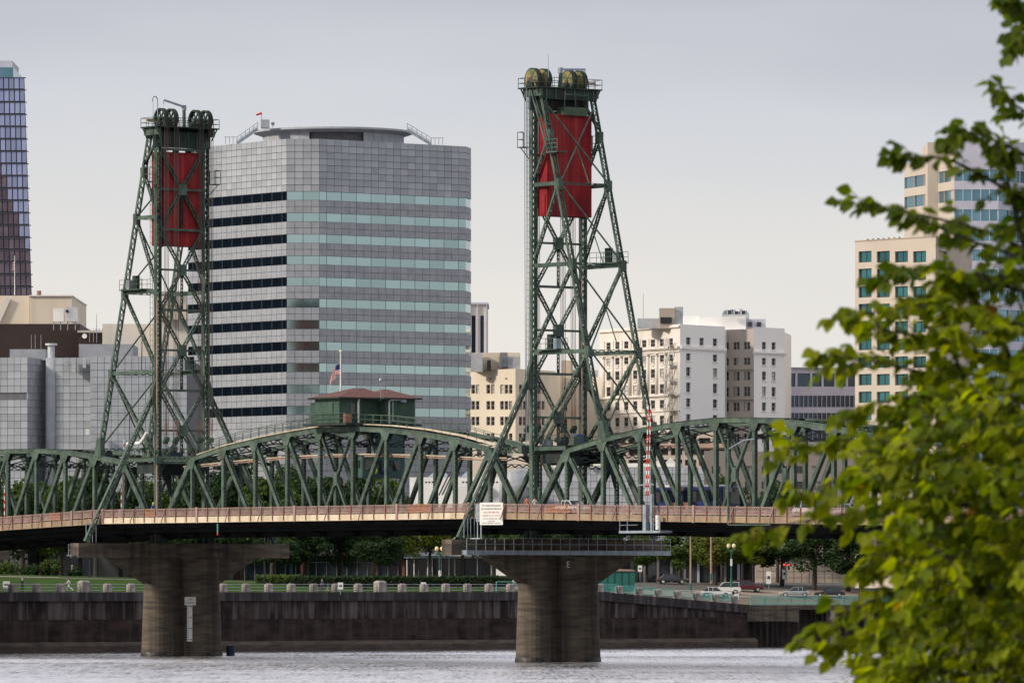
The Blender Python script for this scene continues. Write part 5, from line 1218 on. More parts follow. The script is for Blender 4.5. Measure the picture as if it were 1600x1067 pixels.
# ------------------------------------------------------------------ beige trade block and banded tower at right
tb = thing('beige_gridded_block', at(1400, 700, 910), 'beige block with teal punched windows behind the leaves at right', 'office building')
F = Face(xy(1336, 912), xy(1462, 899)); zt_ = F.z_of(1345, 377); rc = []
for r in range(14):
    for c in range(4): u = 1341.5 + c * 28.4; v = 392.5 + r * 27.4; rc.append(F.rect(u, u + 20.3, v, v + 17.5))
facade(tb, F, 8, zt_, rc, 'beigelt', 'aqua', 'framedark', 2, 1, .35)
F2 = Face(xy(1462, 899), xy(1500, 913)); rc = []
for r in range(14): rc.append(F2.rect(1467, 1480, 392.5 + r * 27.4, 410 + r * 27.4))
facade(tb, F2, 8, zt_, rc, 'beige', 'aqua2', None, depth=.3)
block(tb, [F.P + V((.3, .6, 0)), F.Q + V((0, .6, 0)), F2.Q + V((-.3, .6, 0)), F2.Q + V((3, 18, 0)), F.P + V((3, 18, 0))], 8, zt_ - .05, 'beige', 'core')
m = MB(); F.box(m, -.1, F.L, zt_, zt_ + .12, -.4, .1); m.build('roof_edge', 'beige', tb)
for i in range(7): c = F.pt(2.5 + i * 1.1, zt_ + .1, -.2); MB().ball(c, .22, 6).build('roof_nest', 'gold' if i % 2 else 'framedark', tb)
bt = thing('banded_office_tower', at(1530, 700, 1000), 'tall tower with blue glass bands and pale spandrels behind the leaves at right', 'office building')
K0, K1, K2, K3 = xy(1413, 1112), xy(1491, 1090), xy(1560, 1090), xy(1660, 1105)
for F, segs in ((Face(K0, K1), 5), (Face(K1, K2), 5), (Face(K2, K3), 6)):
    zt_ = HC + (HZ - (250 if F.P is K0 or F.P == K0 else 226)) * .11
    rc = []
    for r in range(16):
        z1 = HC + (HZ - 268) * .1095 - r * 3.4; z0 = z1 - 1.95
        if F.P == K0 and r > 1: continue
        for c in range(segs): rc.append((F.L * c / segs + .06, F.L * (c + 1) / segs - .06, z0, z1))
    facade(bt, F, 8, zt_, rc, 'beigelt' if F.P == K0 else 'lilac', 'aqua2', None, depth=.25)
block(bt, [K0 + V((.6, 1, 0)), K1 + V((0, .6, 0)), K2 + V((0, .6, 0)), K3 + V((-.3, .6, 0)), K3 + V((3, 24, 0)), K0 + V((6, 24, 0))], 8, HC + (HZ - 250) * .1095, 'beige', 'core')
MB().box(xy(1450, 1096).x, xy(1640, 1096).x, 1097, 1112, 60, HC + (HZ - 222) * .1096).build('penthouse', 'beigelt', bt)

# ------------------------------------------------------------------ low buildings behind the deck
wt = thing('white_wrapped_building', at(715, 790, 960), 'white sheeted low building with slanting canopy poles behind the lift span deck', 'building')
F = Face(xy(640, 955), xy(806, 948)); zt_ = F.z_of(720, 745)
mat('sheeting', (.70, .69, .67), (.60, .59, .58), .35, .8, 0, .6, 1.2)
facade(wt, F, 8, zt_, [F.rect(u, u + 3.2, 752, 754.5) for u0 in (664, 722, 760) for u in (u0, u0 + 5, u0 + 10, u0 + 15)], 'sheeting', 'framedark', None, depth=.2)
MB().box(F.P.x + .2, F.Q.x - .2, 956, 975, 8, zt_ - .05).build('core', 'sheeting', wt)
for i in range(4): p, q = at(686 + i * 5, 773, 946), at(703 + i * 5, 738, 946); MB().cyl(p, q, .12, .12, 6).build('canopy_pole', 'framedark', wt)
for i in range(4):
    c = at(668 + i * 17, 746, 947); MB().add([c, c + V((1.7, 0, 0)), c + V((.9, 1.5, .9)), c + V((.2, 2, .1))], [(0, 1, 2), (0, 2, 3), (1, 3, 2)]).build('roof_tent', 'galv', wt)
MB().cyl(at(801, 795, 945), at(801, 735, 945), 2.0, 2.0, 20).build('round_corner', 'metalbox', wt, True)
sg = thing('grey_granite_podium', at(950, 790, 970), 'low grey gridded podium building behind the right span deck', 'building')
F = Face(xy(806, 966), xy(1100, 958)); zt_ = F.z_of(950, 730); n = 30; npan = 0; st = MB()
MB().box(F.P.x + .2, F.Q.x - .2, 968, 985, 6, zt_ - .1).build('core', 'granite_dk', sg)
for r in range(12):
    for c in range(n):
        w_ = F.L / n; z = zt_ - (r + 1) * 1.05
        if r < 8: inst('facade_panel', unit_box('facade_panel', w_ - .07, .98, .12, 'granite'), sg, F.pt((c + .5) * w_, z + .03, 0), F.rz + math.pi)
        else: F.box(st, c * w_ + .03, (c + 1) * w_ - .03, z + .03, z + 1.0, -.1, .02)
so = st.build('facade_panel', 'granite', sg); so['kind'] = 'stuff'
F.box(MB(), 0, 1, 0, 1, 0, 1); m = MB(); F.box(m, 6, F.L - 4, zt_ + .02, zt_ + .6, -3, -.1); m.build('roof_edge', 'white', sg)
for u in (915, 920, 925): c = at(u, 729, 962); MB().box(c.x - .18, c.x + .18, 961.8, 962.2, c.z, c.z + .55).build('roof_letter', 'gold', sg)
for u in (1032, 1048): c = at(u, 731, 964); MB().prism([(c.x - 1.6, 964, c.z), (c.x + 1.6, 964, c.z), (c.x, 964, c.z + 1.6)], (0, 4, 0)).build('roof_gable', 'white', sg)
gb = thing('brown_parking_structure', at(1050, 730, 990), 'brown-grey open parking structure below the ornate white building', 'building')
F = Face(xy(955, 985), xy(1140, 978)); zt_ = F.z_of(1040, 676)
facade(gb, F, 8, zt_, [F.rect(960 + i * 22, 978 + i * 22, v, v + 9) for i in range(8) for v in (684, 702, 718)], 'beige', 'framedark', None, depth=.6)
MB().box(F.P.x + .4, F.Q.x - .4, 986.2, 996, 8, zt_ - .1).build('core', 'beige', gb)
m = MB(); F.box(m, -.3, F.L + .3, F.z_of(1040, 700), F.z_of(1040, 694), 0, .6); m.build('floor_edge', 'pink_conc', gb)
pk = thing('pink_lowrise', at(1200, 790, 975), 'pinkish low-rise wall behind the right span near the leaves', 'building')
F = Face(xy(1100, 975), xy(1350, 985)); zt_ = F.z_of(1200, 705)
facade(pk, F, 8, zt_, [F.rect(1112 + i * 26, 1126 + i * 26, v, v + 12) for i in range(9) for v in (728, 752)], 'beige', 'dkglass', 'framegrey', 2, 1, .3)
MB().box(F.P.x + .4, F.Q.x - .4, 986.5, 1000, 8, zt_ - .1).build('core', 'beige', pk)
pc = thing('cream_gap_building', at(790, 720, 990), 'peach coloured wall visible between lift span end and right tower', 'building')
F = Face(xy(738, 985), xy(870, 985)); zt_ = F.z_of(800, 690)
facade(pc, F, 8, zt_, [F.rect(745 + i * 24, 753 + i * 24, 700, 712) for i in range(5)], 'cream', 'dkglass', 'framegrey', 1, 2, .25)
MB().box(F.P.x + .4, F.Q.x - .4, 985.6, 996, 8, zt_ - .1).build('core', 'cream', pc)
# ================================================================== park: trees, hedge, lamps, pavilion, cars
def leafmat(name, c1, c2, trans=.35, rnd=.2):
    m = bpy.data.materials.new(name); m.use_nodes = True; t = m.node_tree; n = t.nodes.new; k = t.links.new; t.nodes.clear()
    o = n('ShaderNodeOutputMaterial'); d = n('ShaderNodeBsdfPrincipled'); d.inputs['Roughness'].default_value = .6; d.inputs['Specular IOR Level'].default_value = .25
    tr = n('ShaderNodeBsdfTranslucent'); mx = n('ShaderNodeMixShader'); mx.inputs[0].default_value = trans
    g = n('ShaderNodeNewGeometry'); oi = n('ShaderNodeObjectInfo'); rp = n('ShaderNodeValToRGB'); k(g.outputs['Random Per Island'], rp.inputs[0])
    rp.color_ramp.elements[0].color = (*c1, 1); rp.color_ramp.elements[1].color = (*c2, 1)
    mr = n('ShaderNodeMapRange'); k(oi.outputs['Random'], mr.inputs[0]); mr.inputs[3].default_value = 1 - rnd; mr.inputs[4].default_value = 1 + rnd
    hs = n('ShaderNodeHueSaturation'); k(rp.outputs[0], hs.inputs['Color']); k(mr.outputs[0], hs.inputs['Value'])
    k(hs.outputs[0], d.inputs['Base Color'])
    h2 = n('ShaderNodeHueSaturation'); k(hs.outputs[0], h2.inputs['Color']); h2.inputs['Value'].default_value = 1.6; h2.inputs['Saturation'].default_value = 1.1; k(h2.outputs[0], tr.inputs[0])
    k(d.outputs[0], mx.inputs[1]); k(tr.outputs[0], mx.inputs[2]); k(mx.outputs[0], o.inputs[0]); MAT[name] = m
leafmat('leaf_dark', (.012, .032, .010), (.035, .068, .016)); leafmat('leaf_mid', (.035, .068, .010), (.08, .12, .018)); leafmat('leaf_yellow', (.08, .11, .014), (.16, .18, .025))
mat('bark', (.05, .04, .032), (.03, .025, .02), 3, .9, 0, .5, 8, (1, 1, .3))
def crown_mesh(seed, rx, rz, n, leaf, m, h0):
    rg = random.Random(seed); mb = MB(); cl = []
    for i in range(22):
        th, ph = rg.uniform(0, 2 * math.pi), math.acos(rg.uniform(-.75, 1)); r = rg.uniform(.45, .82)
        cl.append((V((rx * r * math.sin(ph) * math.cos(th), rx * r * math.sin(ph) * math.sin(th), rz * r * math.cos(ph))), rg.uniform(.22, .42) * rx))
    for i in range(n):
        c, cr = cl[rg.randrange(len(cl))]; d = V((rg.gauss(0, 1), rg.gauss(0, 1), rg.gauss(.15, .9))).normalized()
        p = c + d * cr * rg.uniform(.55, 1.08) + V((0, 0, h0 + rz))
        nn = (d + V((rg.gauss(0, .7), rg.gauss(0, .7), rg.gauss(.3, .6)))).normalized(); x = nn.orthogonal().normalized(); x = Matrix.Rotation(rg.uniform(0, 6.28), 3, nn) @ x; y = nn.cross(x); s = leaf * rg.uniform(.6, 1.3)
        mb.add([p - x * s * .5, p + y * s * .32 - nn * s * .08, p + x * s * .5, p - y * s * .32 - nn * s * .08], [(0, 1, 2, 3)])
    me = mb.mesh('crown'); me.materials.append(MAT[m]); return me
def trunk_mesh(seed, h, r):
    rg = random.Random(seed); m = MB(); top = V((rg.uniform(-.3, .3), rg.uniform(-.3, .3), h)); m.cyl((0, 0, -.5), (top.x * .4, top.y * .4, h * .5), r * 1.25, r * .85, 9); m.cyl((top.x * .4, top.y * .4, h * .5), top, r * .85, r * .5, 8)
    for i in range(6):
        a = i * 1.05 + rg.uniform(-.3, .3); z = h * rg.uniform(.55, .95); s = V((top.x * z / h, top.y * z / h, z)); e = s + V((math.cos(a) * h * .33, math.sin(a) * h * .33, h * rg.uniform(.25, .5))); m.cyl(s, e, r * .35, r * .1, 6)
    me = m.mesh('trunk'); me.materials.append(MAT['bark']); return me
VAR = {}
def tree(u, Y, top_v, wide, m, label, seed, group, base=None, lowv=None):
    """tree standing at column u and depth Y whose top reaches row top_v; crown width in pixels"""
    x = (u - 800) * Y / FPX
    d = V((x, Y, 0)) - OX; z0 = gz(d.dot(AX), d.dot(BX)) if base is None else base
    H = HC + (HZ - top_v) * Y / FPX - z0; rx = wide * Y / FPX / 2
    ht = H * .42; clear = H * .2 if lowv is None else max(.5, HC + (HZ - lowv) * Y / FPX - z0)
    rz = (H - clear) / 2 / .98
    key = (m, seed % 4)
    if key not in VAR: VAR[key] = (crown_mesh(seed % 4 + 11, 5, 7, 5200, .62, m, 0), trunk_mesh(seed % 4 + 3, 8, .32))
    t = thing('park_tree', (x, Y, z0), label, 'tree', group, random.Random(seed).uniform(0, 6.28)); BASE[t.name] = V((0, 0, 0))
    inst('trunk', VAR[key][1], t, (0, 0, 0), 0, (rx / 5, rx / 5, (clear + rz) / 8))
    inst('crown', VAR[key][0], t, (0, 0, clear), 0, (rx / 5, rx / 5, rz / 7)); return t
# (u, depth, top row, crown width, lowest leaf row)
A_ = [(-25, 905, 712, 120, 902), (35, 900, 735, 120, 897), (95, 915, 722, 125, 900), (150, 895, 718, 120, 904), (205, 905, 742, 110, 902), (262, 915, 735, 120, 900), (318, 895, 705, 125, 902), (372, 905, 712, 125, 900), (425, 890, 722, 120, 897), (478, 905, 708, 125, 897), (532, 895, 715, 120, 892), (583, 905, 720, 120, 892), (625, 915, 765, 80, 892)]
for i, (u, Y, tv, wd, lv) in enumerate(A_):
    tree(u, Y, tv, wd, 'leaf_mid' if i % 3 == 2 or i < 3 else 'leaf_dark', f'{ORD[i]} tree from the left in the park row behind the left and lift spans', i + 1, 'park trees behind the lift span', lowv=lv)
C_ = [(672, 905, 775, 90, 893, 'leaf_yellow'), (722, 915, 790, 75, 892, 'leaf_mid'), (772, 905, 796, 70, 893, 'leaf_mid')]
for i, (u, Y, tv, wd, lv, m) in enumerate(C_): tree(u, Y, tv, wd, m, ('yellow-green tree beside the globe lamp left of the right pier', 'small green tree right of the globe lamp behind the pier arm', 'small green tree tucked behind the left haunch of the right pier')[i], 30 + i, 'lighter park trees', lowv=lv)
D_ = [(1010, 935, 832, 70, 902, 'leaf_mid'), (1062, 930, 826, 85, 900, 'leaf_mid'), (1118, 928, 822, 90, 900, 'leaf_yellow'), (1172, 930, 822, 95, 902, 'leaf_yellow'), (1222, 932, 815, 110, 902, 'leaf_dark'), (1272, 928, 812, 110, 904, 'leaf_dark'), (1325, 930, 815, 110, 904, 'leaf_dark'), (1385, 935, 812, 110, 904, 'leaf_dark')]
for i, (u, Y, tv, wd, lv, m) in enumerate(D_): tree(u, Y, tv, wd, m, f'{ORD[i]} street tree from the left in the row right of the right pier', 40 + i, 'street trees right of the pier', lowv=lv)
for i, (u, Y, tv, wd) in enumerate([(1128, 955, 745, 70), (1160, 958, 752, 60), (1215, 950, 738, 80), (1270, 955, 745, 80)]):
    tree(u, Y, tv, wd, 'leaf_mid' if i == 0 else 'leaf_dark', f'{ORD[i]} tree from the left showing above the deck through the right span', 60 + i, 'trees above the right deck', lowv=885)
for i, u in enumerate((822, 872, 925, 975)):
    tree(u, 938, 800 + (i % 2) * 8, 80, 'leaf_dark', f'{ORD[i]} dark tree from the left standing behind the right pier', 120 + i, 'trees behind the right pier', lowv=890)
for i, u in enumerate((240, 300, 365, 425, 480, 535, 590)):
    tree(u, 884 + (i % 3) * 5, 815 + (i * 13) % 20, 88, 'leaf_dark', f'{ORD[i]} low dark tree from the left in the front park row under the lift span', 140 + i, 'front row of low park trees', lowv=895)
for i, u in enumerate((1345, 1405, 1465, 1530)):
    tree(u, 872, 815 + (i % 2) * 8, 120, 'leaf_dark', f'{ORD[i]} low tree from the left below the deck behind the foreground leaves', 150 + i, 'low trees behind the foreground leaves', lowv=922)
# dark backdrop trees behind the row
for i, u in enumerate(range(-60, 660, 62)):
    tree(u, 945 + (i % 3) * 6, 748 + (i * 37) % 30, 115, 'leaf_dark', f'{ORD[i]} tree from the left in the shaded back row of the park', 80 + i, 'back row of park trees', lowv=895)
# hedges
def hedge(u0, u1, Y, v0, v1, label, m='leaf_dark', sd=5):
    rg = random.Random(sd); x0, x1 = (u0 - 800) * Y / FPX, (u1 - 800) * Y / FPX; zt_, zb = HC + (HZ - v0) * Y / FPX, HC + (HZ - v1) * Y / FPX - .6; t = thing('hedge', ((x0 + x1) / 2, Y, zb), label, 'hedge'); mb = MB()
    for i in range(int((x1 - x0) * 260)):
        p = V((rg.uniform(x0, x1), Y + rg.uniform(-.7, .7), zb + (zt_ - zb) * rg.random() ** .6 + .15 * math.sin(rg.random() * 6))); nn = V((rg.gauss(0, 1), rg.gauss(-.6, .6), rg.gauss(.6, .6))).normalized(); x = nn.orthogonal().normalized(); y = nn.cross(x); s = rg.uniform(.12, .26)
        mb.add([p - x * s, p + y * s * .7, p + x * s, p - y * s * .7], [(0, 1, 2, 3)])
    mb.build('foliage', m, t); MB().box(x0 + .1, x1 - .1, Y - .45, Y + .45, zb, zt_ - .35).build('branches', 'bark', t)
hedge(455, 800, 868, 901, 910, 'long clipped dark hedge behind the middle of the sea wall')
for i, (u, tv, wd) in enumerate(((12, 878, 42), (48, 884, 36), (80, 876, 40), (118, 886, 30))):
    Y = 888; x = (u - 800) * Y / FPX; d = V((x, Y, 0)) - OX; z0 = gz(d.dot(AX), d.dot(BX)); t = thing('shrub', (x, Y, z0), f'{ORD[i]} rounded shrub from the left at the back of the left lawn', 'shrub', 'shrubs behind the left lawn', i * 1.3); BASE[t.name] = V((0, 0, 0))
    rr = wd * Y / FPX / 2; hh = HC + (HZ - tv) * Y / FPX - z0; inst('foliage', crown_mesh(50 + i, rr, hh / 2 * 1.1, 900, .4, 'leaf_dark' if i % 2 else 'leaf_mid', -.1), t, (0, 0, 0)); inst('stem', trunk_mesh(i, hh * .5, .1), t, (0, 0, 0))
hedge(400, 470, 872, 899, 912, 'short shrub bed left of the long hedge', 'leaf_mid', 12)
# glass pavilion under the trees
pv = thing('glass_pavilion', at(560, 910, 925), 'low dark glass pavilion with pale posts under the park trees', 'pavilion')
mat('pavglass', (.02, .045, .055), (.012, .025, .03), .3, .1)
k = 925 / FPX; zb, zt_ = HC + (HZ - 908) * k, HC + (HZ - 868) * k
MB().box((345 - 800) * k, (775 - 800) * k, 925.2, 940, zb, zt_).build('glass_wall', 'pavglass', pv)
MB().box((338 - 800) * k, (640 - 800) * k, 923.5, 941, zt_ + .005, zt_ + .5).build('roof', 'framedark', pv)
MB().box((632 - 800) * k, (780 - 800) * k, 919, 941, HC + (HZ - 872) * k, HC + (HZ - 869.5) * k).build('canopy', 'galv', pv)
for i in range(27):
    u = 350 + i * 16; MB().box((u - 800) * k - .06, (u - 800) * k + .06, 924.95, 925.18, zb, zt_).build('mullion', 'framegrey', pv)
MB().box((345 - 800) * k, (640 - 800) * k, 924.9, 924.94, zt_ - 1.0, zt_ - .9).build('transom', 'galv', pv)
for u in (637, 648, 669, 676, 690, 702, 711, 746, 768): MB().cyl(((u - 800) * k, 920, zb - .5), ((u - 800) * k, 920, HC + (HZ - 872) * k), .09, .09, 8).build('canopy_post', 'white', pv)
for u, m in ((428, 'rail_post'), (472, 'rail_post'), (366, 'aqua2'), (455, 'aqua2'), (630, 'rail_post')): MB().box((u - 802.5) * k, (u - 797.5) * k, 924.6, 924.88, zb, zt_ - .6).build('coloured_panel', m, pv)
MB().box((375 - 800) * k, (379 - 800) * k, 918, 918.4, zb - .2, zb + 1.3).build('banner', 'yellow', pv)
# dark street fronts at the right
sf = thing('street_front', at(1060, 905, 965), 'dark shop fronts in shade behind the street trees right of the pier', 'shop front')
k = 962 / FPX; zb, zt_ = HC + (HZ - 908) * k, HC + (HZ - 845) * k
MB().box((985 - 800) * k, (1180 - 800) * k, 962.3, 964, zb - 1, zt_).build('wall', 'framedark', sf)
for i in range(9): u = 990 + i * 21; MB().box((u - 800) * k, (u + 14 - 800) * k, 962.1, 962.28, zb, zt_ - 2.2).build('shop_window', 'dkglass', sf); MB().box((u + 15 - 800) * k, (u + 19 - 800) * k, 961.9, 962.28, zb - 1, zt_).build('pier', 'lilac' if i in (4, 7) else 'framegrey', sf)
sf2 = thing('panelled_garden_wall', at(1250, 905, 955), 'low beige panelled wall behind the trees at right', 'wall')
k = 952 / FPX; zb, zt_ = HC + (HZ - 912) * k, HC + (HZ - 882) * k
MB().box((1180 - 800) * k, (1400 - 800) * k, 952.2, 953, zb - 1, zt_).build('wall_core', 'beige', sf2)
for i in range(18):
    for j in range(3): MB().box((1181 + i * 12 - 800) * k, (1192 + i * 12 - 800) * k, 952.05, 952.19, zb + j * .95, zb + j * .95 + .88).build('wall_panel', 'beige' if (i * 3 + j) % 7 else 'beigelt', sf2)
# lamps
def globe_lamp(u, Y, v0, v1, label, two=True, banner=None):
    p = at(u, v1, Y); h = (v1 - v0) * Y / FPX; t = thing('globe_lamp', p, label, 'street lamp', 'globe street lamps of the park'); o = V((0, 0, h))
    MB().cyl(p - V((0, 0, .4)), p + V((0, 0, .9)), .2, .13, 8).cyl(p + V((0, 0, .9)), p + o * .86, .09, .07, 8).build('post', 'kiosk' if two else 'steel_dark', t)
    for g in ((-1, 1) if two else (0,)):
        c = p + V((g * .36, 0, h * .93)); MB().ball(c, .27, 10, 1.25).build('globe', 'lampglobe' if two else 'black', t)
        if two: MB().tube([p + o * .8, p + V((g * .3, 0, h * .8)), p + V((g * .36, 0, h * .86))], .05, 6).build('lamp_bracket', 'kiosk', t)
    if banner: MB().box(p.x - .14, p.x + .14, Y - .12, Y - .09, p.z + h * banner, p.z + h * (banner + .17)).build('post_sign', 'white' if two else 'kiosk', t)
globe_lamp(686.5, 872, 853, 913, 'twin-globe street lamp left of the right pier', banner=.2)
globe_lamp(1142.5, 885, 848, 913, 'twin-globe street lamp among the trees right of the right pier', banner=.45)
globe_lamp(140, 862, 865, 922, 'dark lamp post on the left lawn under the pier arm', False)
globe_lamp(413, 868, 868, 921, 'dark lamp post below the far end of the left pier arm', False)
for i, (u, v0, v1, Y) in enumerate(((1079, 828, 921, 880), (1111, 828, 906, 892))):
    p = at(u, v1, Y); t = thing('utility_pole', p, ('tall thin pole nearest the green handrail right of the pier', 'thin pole further right behind the white parked cars')[i], 'pole'); MB().cyl(p - V((0, 0, .5)), p + V((0, 0, (v1 - v0 + 12) * Y / FPX)), .13, .1, 8).build('shaft', 'pink_conc', t); MB().cyl(p, p + V((0, 0, .9)), .17, .17, 8).build('collar', 'kiosk', t)
def sign(u, v, Y, w_, h, label, m='white', pole=2.2):
    p = at(u, v, Y); d = p - OX; zb = gz(V((d.x, d.y, 0)).dot(AX), V((d.x, d.y, 0)).dot(BX)); t = thing('park_sign', (p.x, Y, zb), label, 'sign')
    MB().box(p.x - w_ / 2, p.x + w_ / 2, Y - .05, Y, p.z - h / 2, p.z + h / 2).build('sign_plate', m, t); MB().cyl((p.x, Y + .04, zb - .3), (p.x, Y + .04, p.z + h / 2), .04, .04, 6).build('sign_post', 'galv', t)
    MB().box(p.x - w_ * .3, p.x + w_ * .3, Y - .06, Y - .052, p.z - h * .12, p.z + h * .12).build('sign_mark', 'framedark', t)
sign(10, 913, 822, .9, .9, 'small white sign at the far left end of the sea wall')
sign(532, 915, 842, .7, .9, 'small white sign on the parapet near the middle of the sea wall')
sign(661.5, 914, 856, .7, .8, 'small white sign on the parapet below the twin-globe lamp')
sign(1150.5, 932, 886, .7, .8, 'small white sign on the stepped parapet near the landing')
sign(1000, 888, 900, .6, .9, 'white sign plate right of the green kiosk')
sign(1201, 902, 925, .7, 1.8, 'tall white notice under the street trees', pole=1)
sign(1226, 896, 930, .7, 1.5, 'white sign below the red traffic lights at right')
# green kiosk
kq = thing('green_kiosk', at(964, 912, 895), 'dark green kiosk with curved pale roof edge right of the right pier', 'kiosk')
k = 895 / FPX; x0, x1 = (934 - 800) * k, (992 - 800) * k; zb, zt_ = HC + (HZ - 918) * k, HC + (HZ - 892) * k
MB().box(x0, x1, 895, 899, zb - .5, zt_).build('body', 'kiosk', kq)
MB().prism([(x0 - .1, 894.8, zt_), (x1 + .1, 894.8, zt_), (x1 - .3, 894.8, zt_ + .22), (x0 + 2.2, 894.8, zt_ + .36), (x0 + .8, 894.8, zt_ + .2)], (0, 4.4, 0)).build('roof', 'pink_conc', kq, fix=True)
for i in range(5): MB().box(x0 + .3 + i, x0 + .36 + i, 894.93, 894.99, zb, zt_ - .1).build('seam', 'black', kq)
tl = thing('traffic_light', at(1228, 905, 928), 'pair of red traffic lights on a pole under the dark trees', 'traffic light'); p = at(1228, 905, 928)
MB().cyl(p, p + V((0, 0, 2.2)), .07, .07, 6).build('pole', 'kiosk', tl)
mlit = bpy.data.materials.new('redlight'); mlit.use_nodes = True; mlit.node_tree.nodes['Principled BSDF'].inputs['Emission Color'].default_value = (1, .03, .03, 1); mlit.node_tree.nodes['Principled BSDF'].inputs['Emission Strength'].default_value = 1.5; mlit.node_tree.nodes['Principled BSDF'].inputs['Base Color'].default_value = (.5, .02, .02, 1); MAT['redlight'] = mlit
for g in (-.28, .4): MB().box(p.x + g - .16, p.x + g + .16, 927.6, 927.9, p.z + 1.4, p.z + 2.4).build('signal_head', 'black', tl); MB().cyl((p.x + g, 927.59, p.z + 2.15), (p.x + g, 927.55, p.z + 2.15), .14, .14, 10).build('lens', 'redlight', tl)
# parked cars
for u, v, Y, rz, m, lab, suv in ((1118, 914, 906, .1, 'carwhite', 'white parked car with blue rear window by the handrail', False), (1133, 913.5, 912, 3.2, 'carwhite', 'white parked station wagon right beside the twin-globe lamp', True), (1168, 912.5, 918, .15, 'carred', 'dark red parked car between street trees', True), (1242, 914, 915, 3.1, 'carsilver', 'silver parked car half hidden by the slope at right', False), (1296, 913.5, 918, 3.1, 'cardark', 'dark parked car near the leaves at right', False), (1050, 913, 925, .1, 'cardark', 'dark parked car below the trees right of the green kiosk', False)):
    p = at(u, v, Y); d = V((p.x, p.y, 0)) - OX; p.z = gz(d.dot(AX), d.dot(BX)) + .02; car(p, rz, m, lab, suv=suv, H=1.7 if suv else 1.45, group='cars parked along the far street')
# stone figure on the left lawn, clearance light drum at the left pier foot
sf = thing('stone_bollard', at(113, 900, 888), 'pale stone post at the back of the left lawn', 'post'); p = at(113, 900, 888)
MB().cyl(p, p + V((0, 0, 1.0)), .24, .2, 10).cyl(p + V((0, 0, 1.0)), p + V((0, 0, 1.3)), .12, .16, 10).ball(p + V((0, 0, 1.42)), .15, 8).build('shaft', 'conc_post', sf)
fd = thing('fender_drum', bw(LB + 1.0, W + 3.0, .3), 'dark floating fender drum at the foot of the left pier', 'fender'); p = bw(LB + 1.0, W + 2.9, .0)
MB().cyl(p - V((.0, 0, .4)), p + V((0, 0, 1.2)), .5, .5, 14).build('drum', 'navy', fd); MB().cyl(p + V((0, 0, .9)), p + V((0, 0, 1.02)), .52, .52, 14).build('band', 'black', fd)
rl = None
# ================================================================== foreground tree, out of focus at the right
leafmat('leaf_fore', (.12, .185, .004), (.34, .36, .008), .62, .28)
leafmat('leaf_fore_dk', (.065, .115, .005), (.18, .225, .009), .55, .28)  # shade of the silhouetted upper leaves is put into this darker copy
leafmat('leaf_autumn', (.35, .12, .01), (.40, .22, .01), .4, .2)
def leaf_mesh(m, seed):
    rg = random.Random(seed); L = 1.0; w_ = .36 + rg.uniform(-.05, .05); fold = rg.uniform(.06, .16); curl = rg.uniform(.05, .25)
    prof = [(0, 0), (.12, .55), (.3, 1), (.5, .98), (.7, .68), (.87, .3), (1, 0)]
    mid = [V((t, 0, -curl * t * t)) for t, _ in prof]; mb = MB()
    for i in range(len(prof) - 1):
        (t0, a), (t1, b) = prof[i], prof[i + 1]
        for g in (1, -1):
            q = [mid[i], mid[i + 1], mid[i + 1] + V((.03, g * w_ * b, fold * b)), mid[i] + V((.03, g * w_ * a, fold * a))]
            if b == 0: q = [q[0], q[1], q[3]]
            elif a == 0: q = [q[0], q[1], q[2]]
            mb.poly(q if g > 0 else q[::-1])
    me = mb.mesh('leaf'); me.materials.append(MAT[m])
    bm = bmesh.new(); bm.from_mesh(me); bmesh.ops.remove_doubles(bm, verts=bm.verts, dist=1e-4); bm.to_mesh(me); bm.free()
    me.polygons.foreach_set('use_smooth', [True] * len(me.polygons)); return me
YT = 40.0; PX = YT / FPX
ft = thing('foreground_tree', (5.0, YT + .6, 5.5), 'out-of-focus leafy tree with yellow-green leaves filling the right edge', 'tree')
rg = random.Random(21)
twigs = MB(); sprays = []
def limb(pts, r0, r1, name='limb'):
    m = MB(); n = len(pts)
    for i in range(n - 1):
        a, b = r0 + (r1 - r0) * i / (n - 1), r0 + (r1 - r0) * (i + 1) / (n - 1); m.cyl(pts[i], pts[i + 1], a, b, 7)
    m.build(name, 'bark', ft, True)
def smooth(pts, k=6):
    out_ = []
    for i in range(len(pts) - 1):
        p0, p1, p2, p3 = pts[max(i - 1, 0)], pts[i], pts[i + 1], pts[min(i + 2, len(pts) - 1)]
        for j in range(k):
            t = j / k; out_.append(.5 * ((2 * p1) + (p2 - p0) * t + (2 * p0 - 5 * p1 + 4 * p2 - p3) * t * t + (3 * p1 - p0 - 3 * p2 + p3) * t ** 3))
    return out_ + [pts[-1]]
